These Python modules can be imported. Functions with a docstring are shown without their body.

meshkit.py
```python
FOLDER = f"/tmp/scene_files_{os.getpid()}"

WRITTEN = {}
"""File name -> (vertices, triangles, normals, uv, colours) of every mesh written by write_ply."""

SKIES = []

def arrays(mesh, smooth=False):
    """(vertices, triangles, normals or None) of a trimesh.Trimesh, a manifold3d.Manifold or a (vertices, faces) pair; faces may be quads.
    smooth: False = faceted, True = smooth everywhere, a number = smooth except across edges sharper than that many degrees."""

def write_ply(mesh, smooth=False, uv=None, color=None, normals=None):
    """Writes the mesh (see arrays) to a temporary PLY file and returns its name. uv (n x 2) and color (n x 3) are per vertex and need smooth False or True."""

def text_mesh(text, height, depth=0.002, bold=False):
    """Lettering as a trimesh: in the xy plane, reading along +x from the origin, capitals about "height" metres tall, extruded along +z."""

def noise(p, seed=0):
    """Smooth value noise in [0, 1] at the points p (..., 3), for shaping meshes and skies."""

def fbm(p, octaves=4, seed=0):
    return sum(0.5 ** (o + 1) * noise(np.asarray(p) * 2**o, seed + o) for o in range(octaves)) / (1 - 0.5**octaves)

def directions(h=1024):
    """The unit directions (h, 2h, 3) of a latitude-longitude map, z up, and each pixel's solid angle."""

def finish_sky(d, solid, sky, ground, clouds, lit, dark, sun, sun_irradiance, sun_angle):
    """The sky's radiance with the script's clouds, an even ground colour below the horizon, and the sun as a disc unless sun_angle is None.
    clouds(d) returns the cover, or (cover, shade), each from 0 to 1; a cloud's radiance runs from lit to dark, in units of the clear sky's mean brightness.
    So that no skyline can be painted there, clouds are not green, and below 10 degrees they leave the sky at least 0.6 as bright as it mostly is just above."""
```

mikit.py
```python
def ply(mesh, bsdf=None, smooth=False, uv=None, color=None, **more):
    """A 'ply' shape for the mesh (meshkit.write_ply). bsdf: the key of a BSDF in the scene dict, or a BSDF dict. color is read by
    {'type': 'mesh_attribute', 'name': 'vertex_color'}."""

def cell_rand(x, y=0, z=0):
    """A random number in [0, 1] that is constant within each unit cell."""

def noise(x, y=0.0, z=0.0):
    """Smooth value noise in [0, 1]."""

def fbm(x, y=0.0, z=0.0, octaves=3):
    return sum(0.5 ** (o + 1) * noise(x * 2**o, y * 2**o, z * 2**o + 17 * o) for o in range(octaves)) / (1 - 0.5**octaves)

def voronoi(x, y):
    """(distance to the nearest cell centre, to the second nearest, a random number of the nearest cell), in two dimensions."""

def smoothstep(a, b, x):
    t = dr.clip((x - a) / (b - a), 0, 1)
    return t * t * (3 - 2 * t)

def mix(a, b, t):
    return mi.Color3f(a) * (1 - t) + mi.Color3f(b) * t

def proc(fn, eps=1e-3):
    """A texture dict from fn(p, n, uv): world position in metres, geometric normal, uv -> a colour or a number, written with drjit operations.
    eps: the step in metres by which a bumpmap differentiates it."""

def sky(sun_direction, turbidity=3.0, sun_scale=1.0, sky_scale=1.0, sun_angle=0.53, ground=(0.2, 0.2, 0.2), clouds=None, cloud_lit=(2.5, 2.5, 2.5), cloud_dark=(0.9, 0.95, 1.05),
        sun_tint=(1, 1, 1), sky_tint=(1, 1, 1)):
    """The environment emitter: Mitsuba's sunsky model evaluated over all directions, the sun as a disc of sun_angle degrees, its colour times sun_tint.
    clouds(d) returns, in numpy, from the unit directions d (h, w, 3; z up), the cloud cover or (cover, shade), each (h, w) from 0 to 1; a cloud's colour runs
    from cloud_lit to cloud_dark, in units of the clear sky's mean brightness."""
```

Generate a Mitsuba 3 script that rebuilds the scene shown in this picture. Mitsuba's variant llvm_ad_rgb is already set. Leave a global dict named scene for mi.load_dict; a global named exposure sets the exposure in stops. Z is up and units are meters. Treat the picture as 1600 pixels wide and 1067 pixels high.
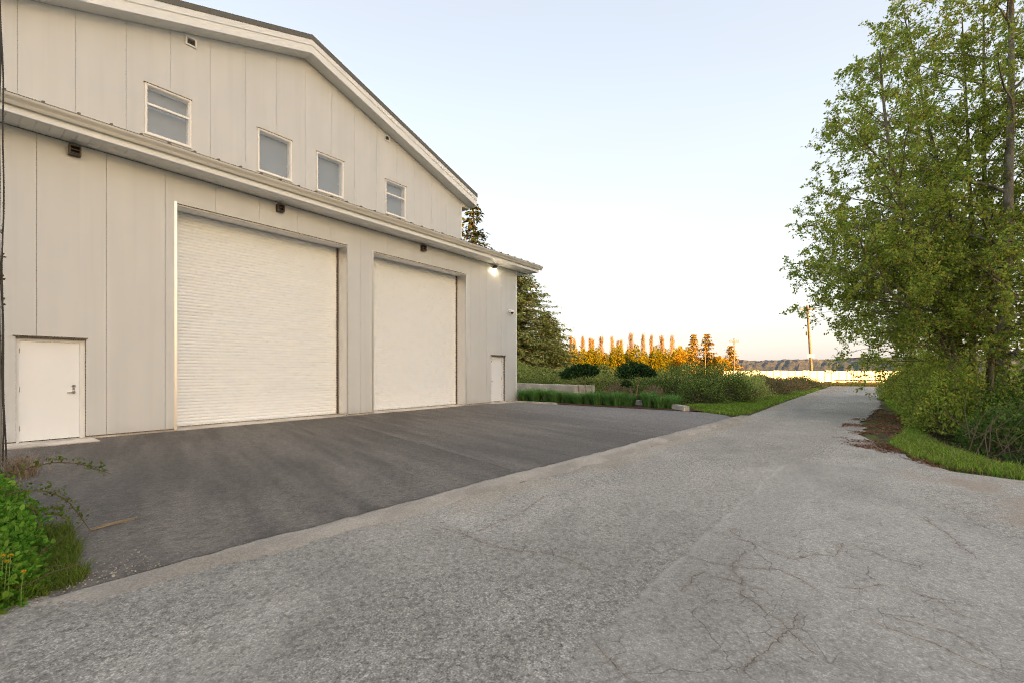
import math, numpy as np, trimesh, drjit as dr, mitsuba as mi, mikit, meshkit
from mikit import proc, noise, fbm, voronoi, smoothstep, mix, cell_rand
from shapely.geometry import Polygon, box as sbox, LineString
from shapely.ops import unary_union
T = mi.ScalarTransform4f
scene, labels = {}, {}

# ------------------------------------------------------------------ camera, sky, exposure
# World: X = away from the warehouse front, Y = along its front, Z up; the camera stands on the road.
CAM = (0.0, 0.0, 1.55)
scene['camera'] = {'type': 'perspective', 'fov': 96.75, 'fov_axis': 'x', 'near_clip': 0.05, 'far_clip': 9000.0,
                   'principal_point_offset_y': -0.0431,
                   'to_world': T().look_at(origin=list(CAM), target=[-0.6084, 0.7937, 1.55], up=[0, 0, 1])}
SUN = (1.0, -0.30, 0.12)


def high_haze(d):
    # thin even veil all the way round, a little thicker towards the horizon
    z = np.maximum(d[..., 2], 0)
    v = meshkit.fbm(d * np.array([2.2, 2.2, 9.0]) + 3.1, 4)
    return np.clip(0.20 * np.exp(-z / 0.35) + 0.46 + 0.26 * (v - 0.5), 0, 0.92)


scene['sky'] = mikit.sky(SUN, turbidity=6.0, sun_scale=1.9, sky_scale=1.0, sun_angle=0.8, clouds=high_haze,
                         cloud_lit=(0.635, 0.585, 0.60), sun_tint=(1.0, 0.96, 0.74), sky_tint=(0.99, 0.965, 1.01))
exposure = 4.82

# ------------------------------------------------------------------ helpers
rng = np.random.default_rng(11)


def uniq(key):
    if key not in scene and key not in labels and key not in used:
        used.add(key)
        return key
    n = counters.get(key, 0)
    while True:
        n += 1
        k = f'{key}_{n:03d}'
        if k not in scene and k not in labels and k not in used:
            counters[key] = n
            used.add(k)
            return k


used, counters = set(), {}


def put(key, mesh, bsdf, smooth=False, color=None, **more):
    key = uniq(key)
    scene[key] = mikit.ply(mesh, bsdf, smooth=smooth, color=color, **more)
    return key


def again(key, shape, to_world):
    key = uniq(key)
    scene[key] = {**shape, 'to_world': to_world}
    return key


def thing(name, label, cat, group=None):
    key = uniq(name)
    labels[key] = {'label': label, 'category': cat}
    if group:
        labels[key]['group'] = group
    return key


def tag(key, label, cat, group=None):
    labels[key] = {'label': label, 'category': cat}
    if group:
        labels[key]['group'] = group
    return key


def structure(name, mesh, bsdf, label=None, smooth=False):
    k = put(name, mesh, bsdf, smooth)
    labels[k] = {'kind': 'structure'}
    if label:
        labels[k]['label'] = label
    return k


def stuff(key):
    labels.setdefault(key, {})['kind'] = 'stuff'


def cat_(ms):
    return trimesh.util.concatenate(ms)


def bx(x0, x1, y0, y1, z0, z1):
    m = trimesh.creation.box(extents=(x1 - x0, y1 - y0, z1 - z0))
    m.apply_translation(((x0 + x1) / 2, (y0 + y1) / 2, (z0 + z1) / 2))
    return m


def ext_x(poly, x0, x1):
    """Polygon in (Y, Z) extruded along X."""
    out = []
    for g in getattr(poly, 'geoms', [poly]):
        if g.is_empty or g.area < 1e-6:
            continue
        m = trimesh.creation.extrude_polygon(g, x1 - x0, engine='earcut')
        v = m.vertices
        m = trimesh.Trimesh(np.stack([x0 + v[:, 2], v[:, 0], v[:, 1]], 1), m.faces, process=False)
        out.append(m)
    return cat_(out)


def ext_y(poly, y0, y1):
    """Polygon in (X, Z) extruded along Y."""
    m = trimesh.creation.extrude_polygon(poly, y1 - y0, engine='earcut')
    v = m.vertices
    return trimesh.Trimesh(np.stack([v[:, 0], y0 + v[:, 2], v[:, 1]], 1), m.faces[:, ::-1], process=False)


def sheet(poly, z, step=None):
    """Flat sheet of a polygon in (X, Y)."""
    v, f = trimesh.creation.triangulate_polygon(poly, engine='earcut')
    m = trimesh.Trimesh(np.column_stack([v, np.full(len(v), z)]), f, process=False)
    if m.face_normals[:, 2].sum() < 0:
        m.invert()
    return m


def tubes(P, R, s=5):
    """n polylines of k points as tubes: P (n,k,3), R (n,k)."""
    P, R = np.asarray(P, float), np.asarray(R, float)
    n, k = P.shape[:2]
    t = np.gradient(P, axis=1)
    t /= np.linalg.norm(t, axis=2, keepdims=True) + 1e-12
    ref = np.where(np.abs(t[..., 2:]) < 0.9, [0, 0, 1.0], [1.0, 0, 0])
    a = np.cross(t, ref)
    a /= np.linalg.norm(a, axis=2, keepdims=True) + 1e-12
    b = np.cross(t, a)
    th = np.arange(s) * 2 * np.pi / s
    v = P[:, :, None] + R[:, :, None, None] * (np.cos(th)[:, None] * a[:, :, None] + np.sin(th)[:, None] * b[:, :, None])
    base = (np.arange(n) * k * s)[:, None, None]
    i, j = np.meshgrid(np.arange(k - 1), np.arange(s), indexing='ij')
    q = np.stack([i * s + j, i * s + (j + 1) % s, (i + 1) * s + (j + 1) % s, (i + 1) * s + j], -1).reshape(1, -1, 4)
    q = (q + base).reshape(-1, 4)
    return trimesh.Trimesh(v.reshape(-1, 3), np.vstack([q[:, [0, 2, 1]], q[:, [0, 3, 2]]]), process=False)


def tube(pts, r, s=8):
    p = np.asarray(pts, float)[None]
    r = np.broadcast_to(r, (1, p.shape[1])) if np.ndim(r) == 0 else np.asarray(r, float)[None]
    return tubes(p, r, s)


def unit(v):
    return v / (np.linalg.norm(v, axis=-1, keepdims=True) + 1e-12)


def leaves(p, d, size, g, palette, width=0.62, fold=0.25, jit=0.16, npts=4):
    """Leaf faces at p (n,3) pointing along d, vertex-coloured from the palette. Returns (mesh, colour)."""
    n = len(p)
    d = unit(d)
    up = unit(g.normal(size=(n, 3)) * 0.75 + np.array([0, 0, 0.9]))
    side = unit(np.cross(d, up))
    nrm = np.cross(side, d)
    size = np.broadcast_to(size, (n,))[:, None]
    w = size * width * 0.5
    if npts == 4:
        v = np.stack([p, p + d * size * 0.48 + side * w + nrm * size * fold * 0.4, p + d * size, p + d * size * 0.48 - side * w + nrm * size * fold * 0.4], 1)
        f = np.array([[0, 1, 2], [0, 2, 3]])
    else:
        v = np.stack([p, p + d * size * 0.3 + side * w + nrm * size * fold * 0.3, p + d * size * 0.72 + side * w * 0.8 + nrm * size * fold * 0.2, p + d * size - nrm * size * 0.1,
                      p + d * size * 0.72 - side * w * 0.8 + nrm * size * fold * 0.2, p + d * size * 0.3 - side * w + nrm * size * fold * 0.3], 1)
        f = np.array([[0, 1, 2], [0, 2, 3], [0, 3, 4], [0, 4, 5]])
    k = v.shape[1]
    faces = (f[None] + (np.arange(n) * k)[:, None, None]).reshape(-1, 3)
    pal = np.asarray(palette, float)
    c = pal[g.integers(0, len(pal), n)] * (1 + jit * g.normal(size=(n, 1))) * (1 + 0.06 * g.normal(size=(n, 3)))
    c = np.clip(c, 0.004, 0.9)
    return trimesh.Trimesh(v.reshape(-1, 3), faces, process=False), np.repeat(c, k, axis=0)


def blades(p, h, g, palette, w=0.006, lean=0.35):
    """Grass blades of three faces each."""
    n = len(p)
    h = np.broadcast_to(h, (n,))[:, None] * g.uniform(0.55, 1.2, (n, 1))
    a = g.uniform(0, 2 * np.pi, n)
    o = np.stack([np.cos(a), np.sin(a), 0 * a], 1) * lean * h * g.uniform(0.2, 1.4, (n, 1))
    b = g.uniform(0, 2 * np.pi, n)
    s = np.stack([np.cos(b), np.sin(b), 0 * b], 1) * w
    z = np.array([0, 0, 1.0])
    m = p + o * 0.3 + z * h * 0.55
    v = np.stack([p - s, p + s, m - s * 0.8, m + s * 0.8, p + o + z * h], 1)
    f = (np.array([[0, 1, 3], [0, 3, 2], [2, 3, 4]])[None] + (np.arange(n) * 5)[:, None, None]).reshape(-1, 3)
    pal = np.asarray(palette, float)
    c = np.clip(pal[g.integers(0, len(pal), n)] * (1 + 0.18 * g.normal(size=(n, 1))), 0.004, 0.9)
    return trimesh.Trimesh(v.reshape(-1, 3), f, process=False), np.repeat(c, 5, axis=0)


# ------------------------------------------------------------------ materials
def rgb(c):
    return {'type': 'rgb', 'value': [float(x) for x in c]}


def pr(key, c, rough=0.5, metal=0.0, spec=0.5, bump=None, scale=1.0, **more):
    b = {'type': 'principled', 'base_color': c if isinstance(c, dict) else rgb(c), 'roughness': rough, 'metallic': metal, 'specular': spec, **more}
    if bump is not None:
        b = {'type': 'bumpmap', 'tex': bump, 'scale': scale, 'bsdf': b}
    scene[key] = {'type': 'twosided', 'bsdf': b}


def wall_col(p, n, uv):
    s = fbm(p.y * 3.0, p.z * 0.35, 1.3, 3)
    t = fbm(p.y * 0.8 + 9, p.z * 0.7, p.x * 0.3, 3)
    c = mix((0.535, 0.568, 0.605), (0.572, 0.606, 0.645), smoothstep(0.3, 0.7, s * 0.5 + t * 0.5))
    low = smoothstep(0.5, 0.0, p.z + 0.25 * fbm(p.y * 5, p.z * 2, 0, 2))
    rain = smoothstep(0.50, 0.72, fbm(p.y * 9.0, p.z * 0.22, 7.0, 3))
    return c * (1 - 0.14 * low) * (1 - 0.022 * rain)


def wall_bump(p, n, uv):
    ph = p.y * (2 * math.pi / 0.115)
    return 0.5 + 0.5 * dr.sin(ph) + 0.4 * fbm(p.y * 1.1, p.z * 0.6, 5.0, 2)


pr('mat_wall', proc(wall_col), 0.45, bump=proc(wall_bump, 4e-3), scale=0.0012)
pr('mat_core', (0.16, 0.14, 0.12), 0.8)
pr('mat_trim', (0.72, 0.76, 0.80), 0.45)
pr('mat_gutter', (0.48, 0.48, 0.455), 0.4)
pr('mat_soffit', (0.74, 0.74, 0.73), 0.6)
pr('mat_roof', (0.095, 0.095, 0.088), 0.5)
pr('mat_curtain', (0.80, 0.845, 0.90), 0.38)
pr('mat_door', (0.76, 0.81, 0.88), 0.4)
pr('mat_steel', (0.70, 0.69, 0.68), 0.34, metal=1.0)
pr('mat_jamb', (0.74, 0.73, 0.71), 0.28, metal=0.85)
pr('mat_brown', (0.055, 0.04, 0.03), 0.5)
pr('mat_black', (0.02, 0.02, 0.02), 0.5)
pr('mat_white', (0.80, 0.80, 0.79), 0.35)
pr('mat_blind', (0.20, 0.25, 0.31), 0.7)
scene['mat_pane'] = {'type': 'thindielectric', 'int_ior': 1.5}


def conc_col(p, n, uv):
    s = fbm(p.x * 2.2, p.y * 2.2, p.z * 2.2 + 3, 4)
    f = noise(p.x * 60, p.y * 60, p.z * 60)
    return mix((0.36, 0.33, 0.28), (0.56, 0.52, 0.455), smoothstep(0.25, 0.75, s)) * (0.88 + 0.24 * f)


pr('mat_wall_concrete', proc(lambda p, n, uv: conc_col(p, n, uv) * mi.Color3f(1.62, 1.58, 1.48)), 0.8)
pr('mat_concrete', proc(conc_col), 0.8, bump=proc(lambda p, n, uv: fbm(p.x * 25, p.y * 25, p.z * 25, 3), 4e-3), scale=0.004)

CRACKS = [
    [(-1.01, 4.84), (-0.85, 4.59), (-0.7, 4.54), (-0.56, 4.42), (-0.44, 4.4), (-0.28, 4.63), (-0.16, 4.68), (-0.14, 5.05)],
    [(-1.14, 3.97), (-1.0, 3.9), (-0.83, 3.93), (-0.66, 4.0), (-0.52, 4.1), (-0.38, 4.0), (-0.27, 3.89)],
    [(-0.8, 4.31), (-0.81, 4.07), (-0.79, 3.9), (-0.69, 3.73), (-0.65, 3.49), (-0.56, 3.41), (-0.41, 3.27), (-0.28, 3.08), (-0.21, 3.02)],
    [(-0.87, 3.65), (-0.64, 3.66), (-0.54, 3.68)], [(0.09, 3.61), (0.21, 3.56), (0.44, 3.45), (0.64, 3.34), (0.9, 3.2)],
    [(0.13, 3.75), (0.29, 3.73), (0.41, 3.71), (0.53, 3.6)], [(-1.21, 2.33), (-1.12, 2.3), (-1.01, 2.22), (-0.9, 2.16)],
    [(0.26, 4.29), (0.42, 4.19), (0.51, 4.02)], [(-0.31, 3.43), (-0.36, 3.11), (-0.48, 2.61)],
    [(0.53, 6.57), (0.6, 6.18), (0.67, 5.84), (0.72, 5.43)], [(-0.03, 5.05), (0.17, 4.9), (0.38, 4.85)], [(-0.06, 4.05), (0.13, 4.25)],
    [(-0.98, 3.29), (-1.01, 3.43), (-0.96, 3.7)],
    [(-3.29, 3.17), (-3.02, 3.14), (-2.71, 3.1), (-2.35, 3.15), (-2.11, 3.27), (-1.95, 3.25), (-1.63, 3.18)],
    [(-2.93, 3.29), (-2.96, 3.49), (-2.95, 3.76), (-2.95, 4.04), (-3.04, 4.34), (-3.13, 4.74)]]


def crack_dist(p):
    x = p.x + 0.05 * (noise(p.x * 9, p.y * 9, 3) - 0.5) + 0.016 * (noise(p.x * 40, p.y * 40, 8) - 0.5)
    y = p.y + 0.05 * (noise(p.x * 9, p.y * 9, 5) - 0.5) + 0.016 * (noise(p.x * 40, p.y * 40, 9) - 0.5)
    d = mi.Float(9.0)
    for line in CRACKS:
        for (ax, ay), (bx_, by_) in zip(line, line[1:]):
            ux, uy = bx_ - ax, by_ - ay
            t = dr.clip(((x - ax) * ux + (y - ay) * uy) / (ux * ux + uy * uy), 0, 1)
            d = dr.minimum(d, dr.square(x - ax - t * ux) + dr.square(y - ay - t * uy))
    return dr.sqrt(d)


def patch_mask(p):
    """Smoother resurfaced patch in the old road, with a worn edge."""
    w = 0.10 * (fbm(p.x * 3, p.y * 3, 1, 3) - 0.5)
    left = smoothstep(-0.03, 0.03, p.x - (-1.19 + (p.y - 3.2) * 0.031) + w)
    top = smoothstep(0.12, -0.05, p.y - (8.7 + (p.x + 1.02) * 0.95) + w)
    right = smoothstep(0.25, -0.15, p.x - 0.5 + w * 2 - smoothstep(7.5, 5.0, p.y) * 1.2)
    return left * top * right * smoothstep(2.1, 2.7, p.y + p.x * 0.2 + 0.6 + w * 3)


def fine(p, k, far):
    """Stone grain that fades to its mean with distance from the spot where the road is nearest."""
    return noise(p.x * k, p.y * k, k)


def road_col(p, n, uv):
    big = fbm(p.x * 0.55, p.y * 0.28, 2.0, 4)
    mid = fbm(p.x * 3.0, p.y * 2.0, 7.0, 3)
    g1 = noise(p.x * 120, p.y * 120, 1)
    g2 = noise(p.x * 260, p.y * 260, 2)
    g3 = noise(p.x * 38, p.y * 38, 6)
    stone = smoothstep(0.60, 0.95, g1)
    pit = smoothstep(0.40, 0.12, g1) * 0.6 + smoothstep(0.4, 0.1, g2) * 0.45 + smoothstep(0.35, 0.1, g3) * 0.25
    pm = patch_mask(p)
    base = mix((0.205, 0.193, 0.174), (0.305, 0.288, 0.258), smoothstep(0.10, 0.90, big * 0.55 + mid * 0.45))
    smooth_ = mix((0.220, 0.207, 0.188), (0.290, 0.274, 0.248), smoothstep(0.1, 0.9, mid * 0.7 + big * 0.3))
    coarse = smoothstep(0.42, 0.62, fbm(p.x * 0.9 + 4, p.y * 0.5, 3.0, 3)) * (1 - pm)
    c = mix(base, smooth_, pm)
    grain = 0.56 + 0.30 * coarse - 0.10 * pm
    c = c * (1 - 0.62 * grain * pit) * (1 + 0.85 * grain * stone)
    c = c * (1 + (0.34 - 0.12 * pm) * (g3 - 0.5)) * (1 + (0.30 - 0.10 * pm) * (noise(p.x * 62, p.y * 62, 4) - 0.5))
    # dust and brown needles washed along the right-hand side and the kerb
    br = smoothstep(0.45, 0.72, fbm(p.x * 1.2, p.y * 0.8 + 3, 4.0, 4)) * smoothstep(0.0, 1.2, p.x) * smoothstep(3.5, 5.5, p.y)
    c = mix(c, (0.235, 0.180, 0.135), br * 0.6)
    dust = smoothstep(0.85, 0.0, p.x - (-4.05 + 0.055 * p.y)) * smoothstep(0.3, 0.62, fbm(p.x * 3, p.y * 1.5, 6.0, 3)) * smoothstep(2.0, 5.0, p.y)
    c = mix(c, (0.285, 0.235, 0.170), dust * 0.55)
    # worn wheel tracks, a touch darker and smoother
    tr = smoothstep(0.45, 0.0, dr.abs(p.x + 0.9 - 0.02 * p.y)) + smoothstep(0.45, 0.0, dr.abs(p.x + 2.5 - 0.02 * p.y))
    c = c * (1 - 0.10 * tr * smoothstep(0.3, 0.7, mid))
    line = smoothstep(0.035, 0.0, dr.abs(p.x - (-1.19 + (p.y - 3.2) * 0.031) + 0.10 * (fbm(p.x * 3, p.y * 3, 1, 3) - 0.5))) * smoothstep(8.9, 8.3, p.y) * smoothstep(2.4, 3.0, p.y)
    c = mix(c, (0.36, 0.345, 0.31), line * 0.55 * smoothstep(0.15, 0.60, fbm(p.x * 12, p.y * 9, 2, 3)))
    band = smoothstep(-2.6, -1.9, p.x) * (1 - pm) * smoothstep(8.0, 5.0, p.y)
    c = c * (1 - 0.16 * band * smoothstep(0.35, 0.6, mid)) * (1 - 0.10 * smoothstep(0.52, 0.60, fbm(p.x * 0.8, p.y * 0.5 + 6, 8.0, 3)))
    # cracks: a few long ones, and a finer network that links them
    d = crack_dist(p)
    wv = 0.0018 + 0.0045 * fbm(p.x * 14, p.y * 14, 2, 2)
    c = c * mix((1, 1, 1), (0.90, 0.86, 0.82), smoothstep(0.05, 0.0, d)) * (1 - 0.50 * smoothstep(wv, wv * 0.2, d))
    wx, wy = 0.5 * fbm(p.x * 5, p.y * 5, 2, 3), 0.5 * fbm(p.x * 5, p.y * 5, 6, 3)
    v1, v2, r = voronoi(p.x * 2.1 + wx * 0.7, p.y * 1.5 + wy * 0.7)
    u1, u2, r2 = voronoi(p.x * 5.2 + wx * 0.9 + 7, p.y * 4.0 + wy * 0.9)
    area = smoothstep(-1.3, -0.7, p.x) * smoothstep(7.0, 5.0, p.y + 0.6 * p.x) * smoothstep(0.40, 0.60, fbm(p.x * 0.9 + 2, p.y * 0.7, 9.0, 3))
    area2 = smoothstep(0.3, 1.0, p.x) * smoothstep(8.5, 6.5, p.y) * smoothstep(0.42, 0.60, fbm(p.x * 1.3 + 5, p.y * 1.0, 4.0, 3))
    c = c * (1 - 0.42 * area * smoothstep(0.016, 0.003, v2 - v1)) * (1 - 0.40 * area2 * smoothstep(0.05, 0.012, u2 - u1)) * (1 - 0.10 * area2)
    near_c = smoothstep(0.35, 0.0, d) * smoothstep(0.45, 0.62, fbm(p.x * 3, p.y * 3, 5.0, 2))
    c = c * (1 - 0.40 * near_c * smoothstep(0.045, 0.010, u2 - u1))
    return c * mi.Color3f(1.21, 1.22, 1.20)


def road_bump(p, n, uv):
    d = crack_dist(p)
    pm = patch_mask(p)
    return noise(p.x * 120, p.y * 120, 1) * (0.8 - 0.4 * pm) + 0.3 * noise(p.x * 260, p.y * 260, 2) + 1.6 * fbm(p.x * 2.5, p.y * 2.5, 4, 2) + 0.5 * pm - 1.0 * smoothstep(0.010, 0.0, d)


pr('mat_road', proc(road_col), 0.85, spec=0.2, bump=proc(road_bump, 1.5e-3), scale=0.0035)


def apron_col(p, n, uv):
    y = p.y - (p.x + 11) * -0.27  # the paving lanes run a little askew to the wall
    y = y + 0.10 * (fbm(p.x * 0.8, p.y * 2, 1, 3) - 0.5)
    streak = fbm(p.x * 0.45, y * 4.5, 5.0, 5)
    big = fbm(p.x * 0.4 + 4, p.y * 0.4, 1.0, 3)
    g = noise(p.x * 120, p.y * 120, 1)
    c = mix((0.078, 0.070, 0.063), (0.132, 0.118, 0.104), smoothstep(0.25, 0.75, 0.6 * streak + 0.4 * big))
    for y0 in (7.45, 14.1):
        e = y - y0
        side = smoothstep(-1.4, 0.0, e) * smoothstep(0.06, 0.0, e)
        c = c * (1 - 0.22 * side * smoothstep(0.2, 0.6, streak)) * (1 - 0.25 * smoothstep(0.035, 0.0, dr.abs(e)))
    edge = smoothstep(0.55, 0.0, -3.95 + 0.06 * p.y - p.x - 0.25)
    c = c * (1 - 0.25 * edge * smoothstep(0.3, 0.6, fbm(p.x * 2, p.y * 1.4, 3, 3)))
    sky_sheen = smoothstep(11.0, 17.5, p.y + 0.35 * (p.x + 9))  # far end lightened: grazing sky sheen put into the asphalt colour
    c = mix(c, (0.19, 0.185, 0.185), sky_sheen * 0.55)
    g2 = noise(p.x * 45, p.y * 45, 3)
    g3 = noise(p.x * 16, p.y * 16, 5)
    st = smoothstep(0.80, 0.93, noise(p.x * 70, p.y * 70, 8))
    c = c * (0.46 + 0.36 * g + 0.40 * g2 + 0.32 * g3)
    return mix(c, (0.26, 0.25, 0.23), st * 0.35) * mi.Color3f(1.17, 1.17, 1.13)


pr('mat_apron', proc(apron_col), 0.72, spec=0.3, bump=proc(lambda p, n, uv: noise(p.x * 120, p.y * 120, 1) + 1.5 * fbm(p.x * 1.5, p.y * 3, 4, 2), 1.5e-3), scale=0.003)


def kerb_col(p, n, uv):
    s = fbm(p.x * 4, p.y * 1.6, 2, 4)
    g = noise(p.x * 110, p.y * 110, 1)
    c = mix((0.265, 0.245, 0.212), (0.355, 0.328, 0.286), smoothstep(0.3, 0.7, s))
    return c * (0.78 + 0.44 * g)


pr('mat_kerb', proc(kerb_col), 0.85, spec=0.2, bump=proc(lambda p, n, uv: noise(p.x * 110, p.y * 110, 1) + 2 * fbm(p.x * 6, p.y * 6, 4, 2), 1.5e-3), scale=0.004)


def soil_col(p, n, uv):
    s = fbm(p.x * 0.5, p.y * 0.5, 2, 4)
    t = fbm(p.x * 5, p.y * 5, 3, 3)
    g = noise(p.x * 60, p.y * 60, 4)
    c = mix((0.055, 0.043, 0.028), (0.085, 0.095, 0.030), smoothstep(0.35, 0.6, s * 0.6 + t * 0.4))
    return c * (0.65 + 0.7 * g)


pr('mat_soil', proc(soil_col), 0.95, spec=0.1)


def mulch_col(p, n, uv):
    g = noise(p.x * 45, p.y * 45, 4)
    s = fbm(p.x * 3, p.y * 3, 2, 3)
    return mix((0.045, 0.027, 0.020), (0.125, 0.072, 0.050), smoothstep(0.2, 0.8, 0.6 * g + 0.4 * s))


pr('mat_mulch', proc(mulch_col), 0.95, spec=0.1, bump=proc(lambda p, n, uv: noise(p.x * 45, p.y * 45, 4), 3e-3), scale=0.015)


def bark_col(p, n, uv):
    s = fbm(p.x * 7, p.y * 7, p.z * 2.2, 4)
    l = smoothstep(0.5, 0.72, fbm(p.x * 11 + 4, p.y * 11, p.z * 9, 3))
    moss = smoothstep(0.45, 0.7, fbm(p.x * 3, p.y * 3, p.z * 1.2, 3))
    c = mix((0.115, 0.097, 0.072), (0.270, 0.240, 0.190), smoothstep(0.3, 0.7, s))
    c = mix(c, (0.30, 0.29, 0.25), l * 0.45)
    return mix(c, (0.085, 0.092, 0.032), moss * 0.5)


pr('mat_bark', proc(bark_col), 0.9, spec=0.15, bump=proc(lambda p, n, uv: fbm(p.x * 22, p.y * 22, p.z * 7, 3), 4e-3), scale=0.02)
pr('mat_twig', (0.115, 0.088, 0.062), 0.9, spec=0.1)
pr('mat_dry', (0.30, 0.23, 0.15), 0.9, spec=0.1)


def pole_col(p, n, uv):
    s = fbm(p.x * 26, p.y * 26, p.z * 1.1, 4)
    k = smoothstep(0.48, 0.60, fbm(p.x * 9, p.y * 9, p.z * 0.5 + 4, 3))
    return mix(mix((0.20, 0.185, 0.155), (0.34, 0.32, 0.275), smoothstep(0.3, 0.7, s)), (0.11, 0.125, 0.085), k * 0.6)


pr('mat_pole', proc(pole_col), 0.9, spec=0.15, bump=proc(lambda p, n, uv: fbm(p.x * 40, p.y * 40, p.z * 1.5, 3), 4e-3), scale=0.008)


def hill_col(p, n, uv):
    s = fbm(p.x * 0.03, p.y * 0.03, p.z * 0.06, 4)
    t = fbm(p.x * 0.12, p.y * 0.12, p.z * 0.2, 3)
    c = mix((0.066, 0.084, 0.100), (0.100, 0.106, 0.108), smoothstep(0.3, 0.7, s))  # blue-grey distance haze put into the hill colour
    return mix(c, (0.135, 0.105, 0.070), smoothstep(0.55, 0.75, t) * 0.5)


pr('mat_hill', proc(hill_col), 1.0, spec=0.0)
scene['mat_leaf'] = {'type': 'principledthin', 'base_color': {'type': 'mesh_attribute', 'name': 'vertex_color'}, 'roughness': 0.5, 'diff_trans': 1.1, 'spec_trans': 0.0, 'eta': 1.4}
scene['mat_needle'] = {'type': 'twosided', 'bsdf': {'type': 'diffuse', 'reflectance': {'type': 'mesh_attribute', 'name': 'vertex_color'}}}
pr('mat_fence', (0.62, 0.70, 0.82), 0.5)
pr('mat_post', (0.22, 0.215, 0.21), 0.6)
pr('mat_wood', (0.30, 0.21, 0.14), 0.85, spec=0.2)
pr('mat_wire', (0.03, 0.03, 0.03), 0.6)
pr('mat_stalk', (0.14, 0.20, 0.05), 0.7)
pr('mat_yellow', (0.75, 0.52, 0.03), 0.6)

# ------------------------------------------------------------------ ground, road, apron, kerb, hills
ROAD_L = [(-9.0, -16.0), (-9.0, -0.2), (-5.4, 0.22), (-4.62, 0.42), (-4.16, 0.75), (-4.08, 1.3), (-4.02, 1.9), (-3.94, 2.6), (-3.84, 4.2), (-3.62, 6.5), (-3.46, 8.4), (-3.18, 13.0), (-3.10, 16.9), (-3.04, 25.2), (-2.80, 40.0), (-2.50, 55.0), (-2.35, 58.5)]
ROAD_R = [(1.45, 58.5), (1.26, 57.0), (0.95, 40.0), (0.66, 25.5), (0.22, 20.0), (0.0, 17.0), (0.05, 14.2), (0.40, 11.7), (1.05, 9.75), (1.95, 9.5), (4.2, 9.9), (14.0, 11.0), (14.0, -16.0)]


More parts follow.
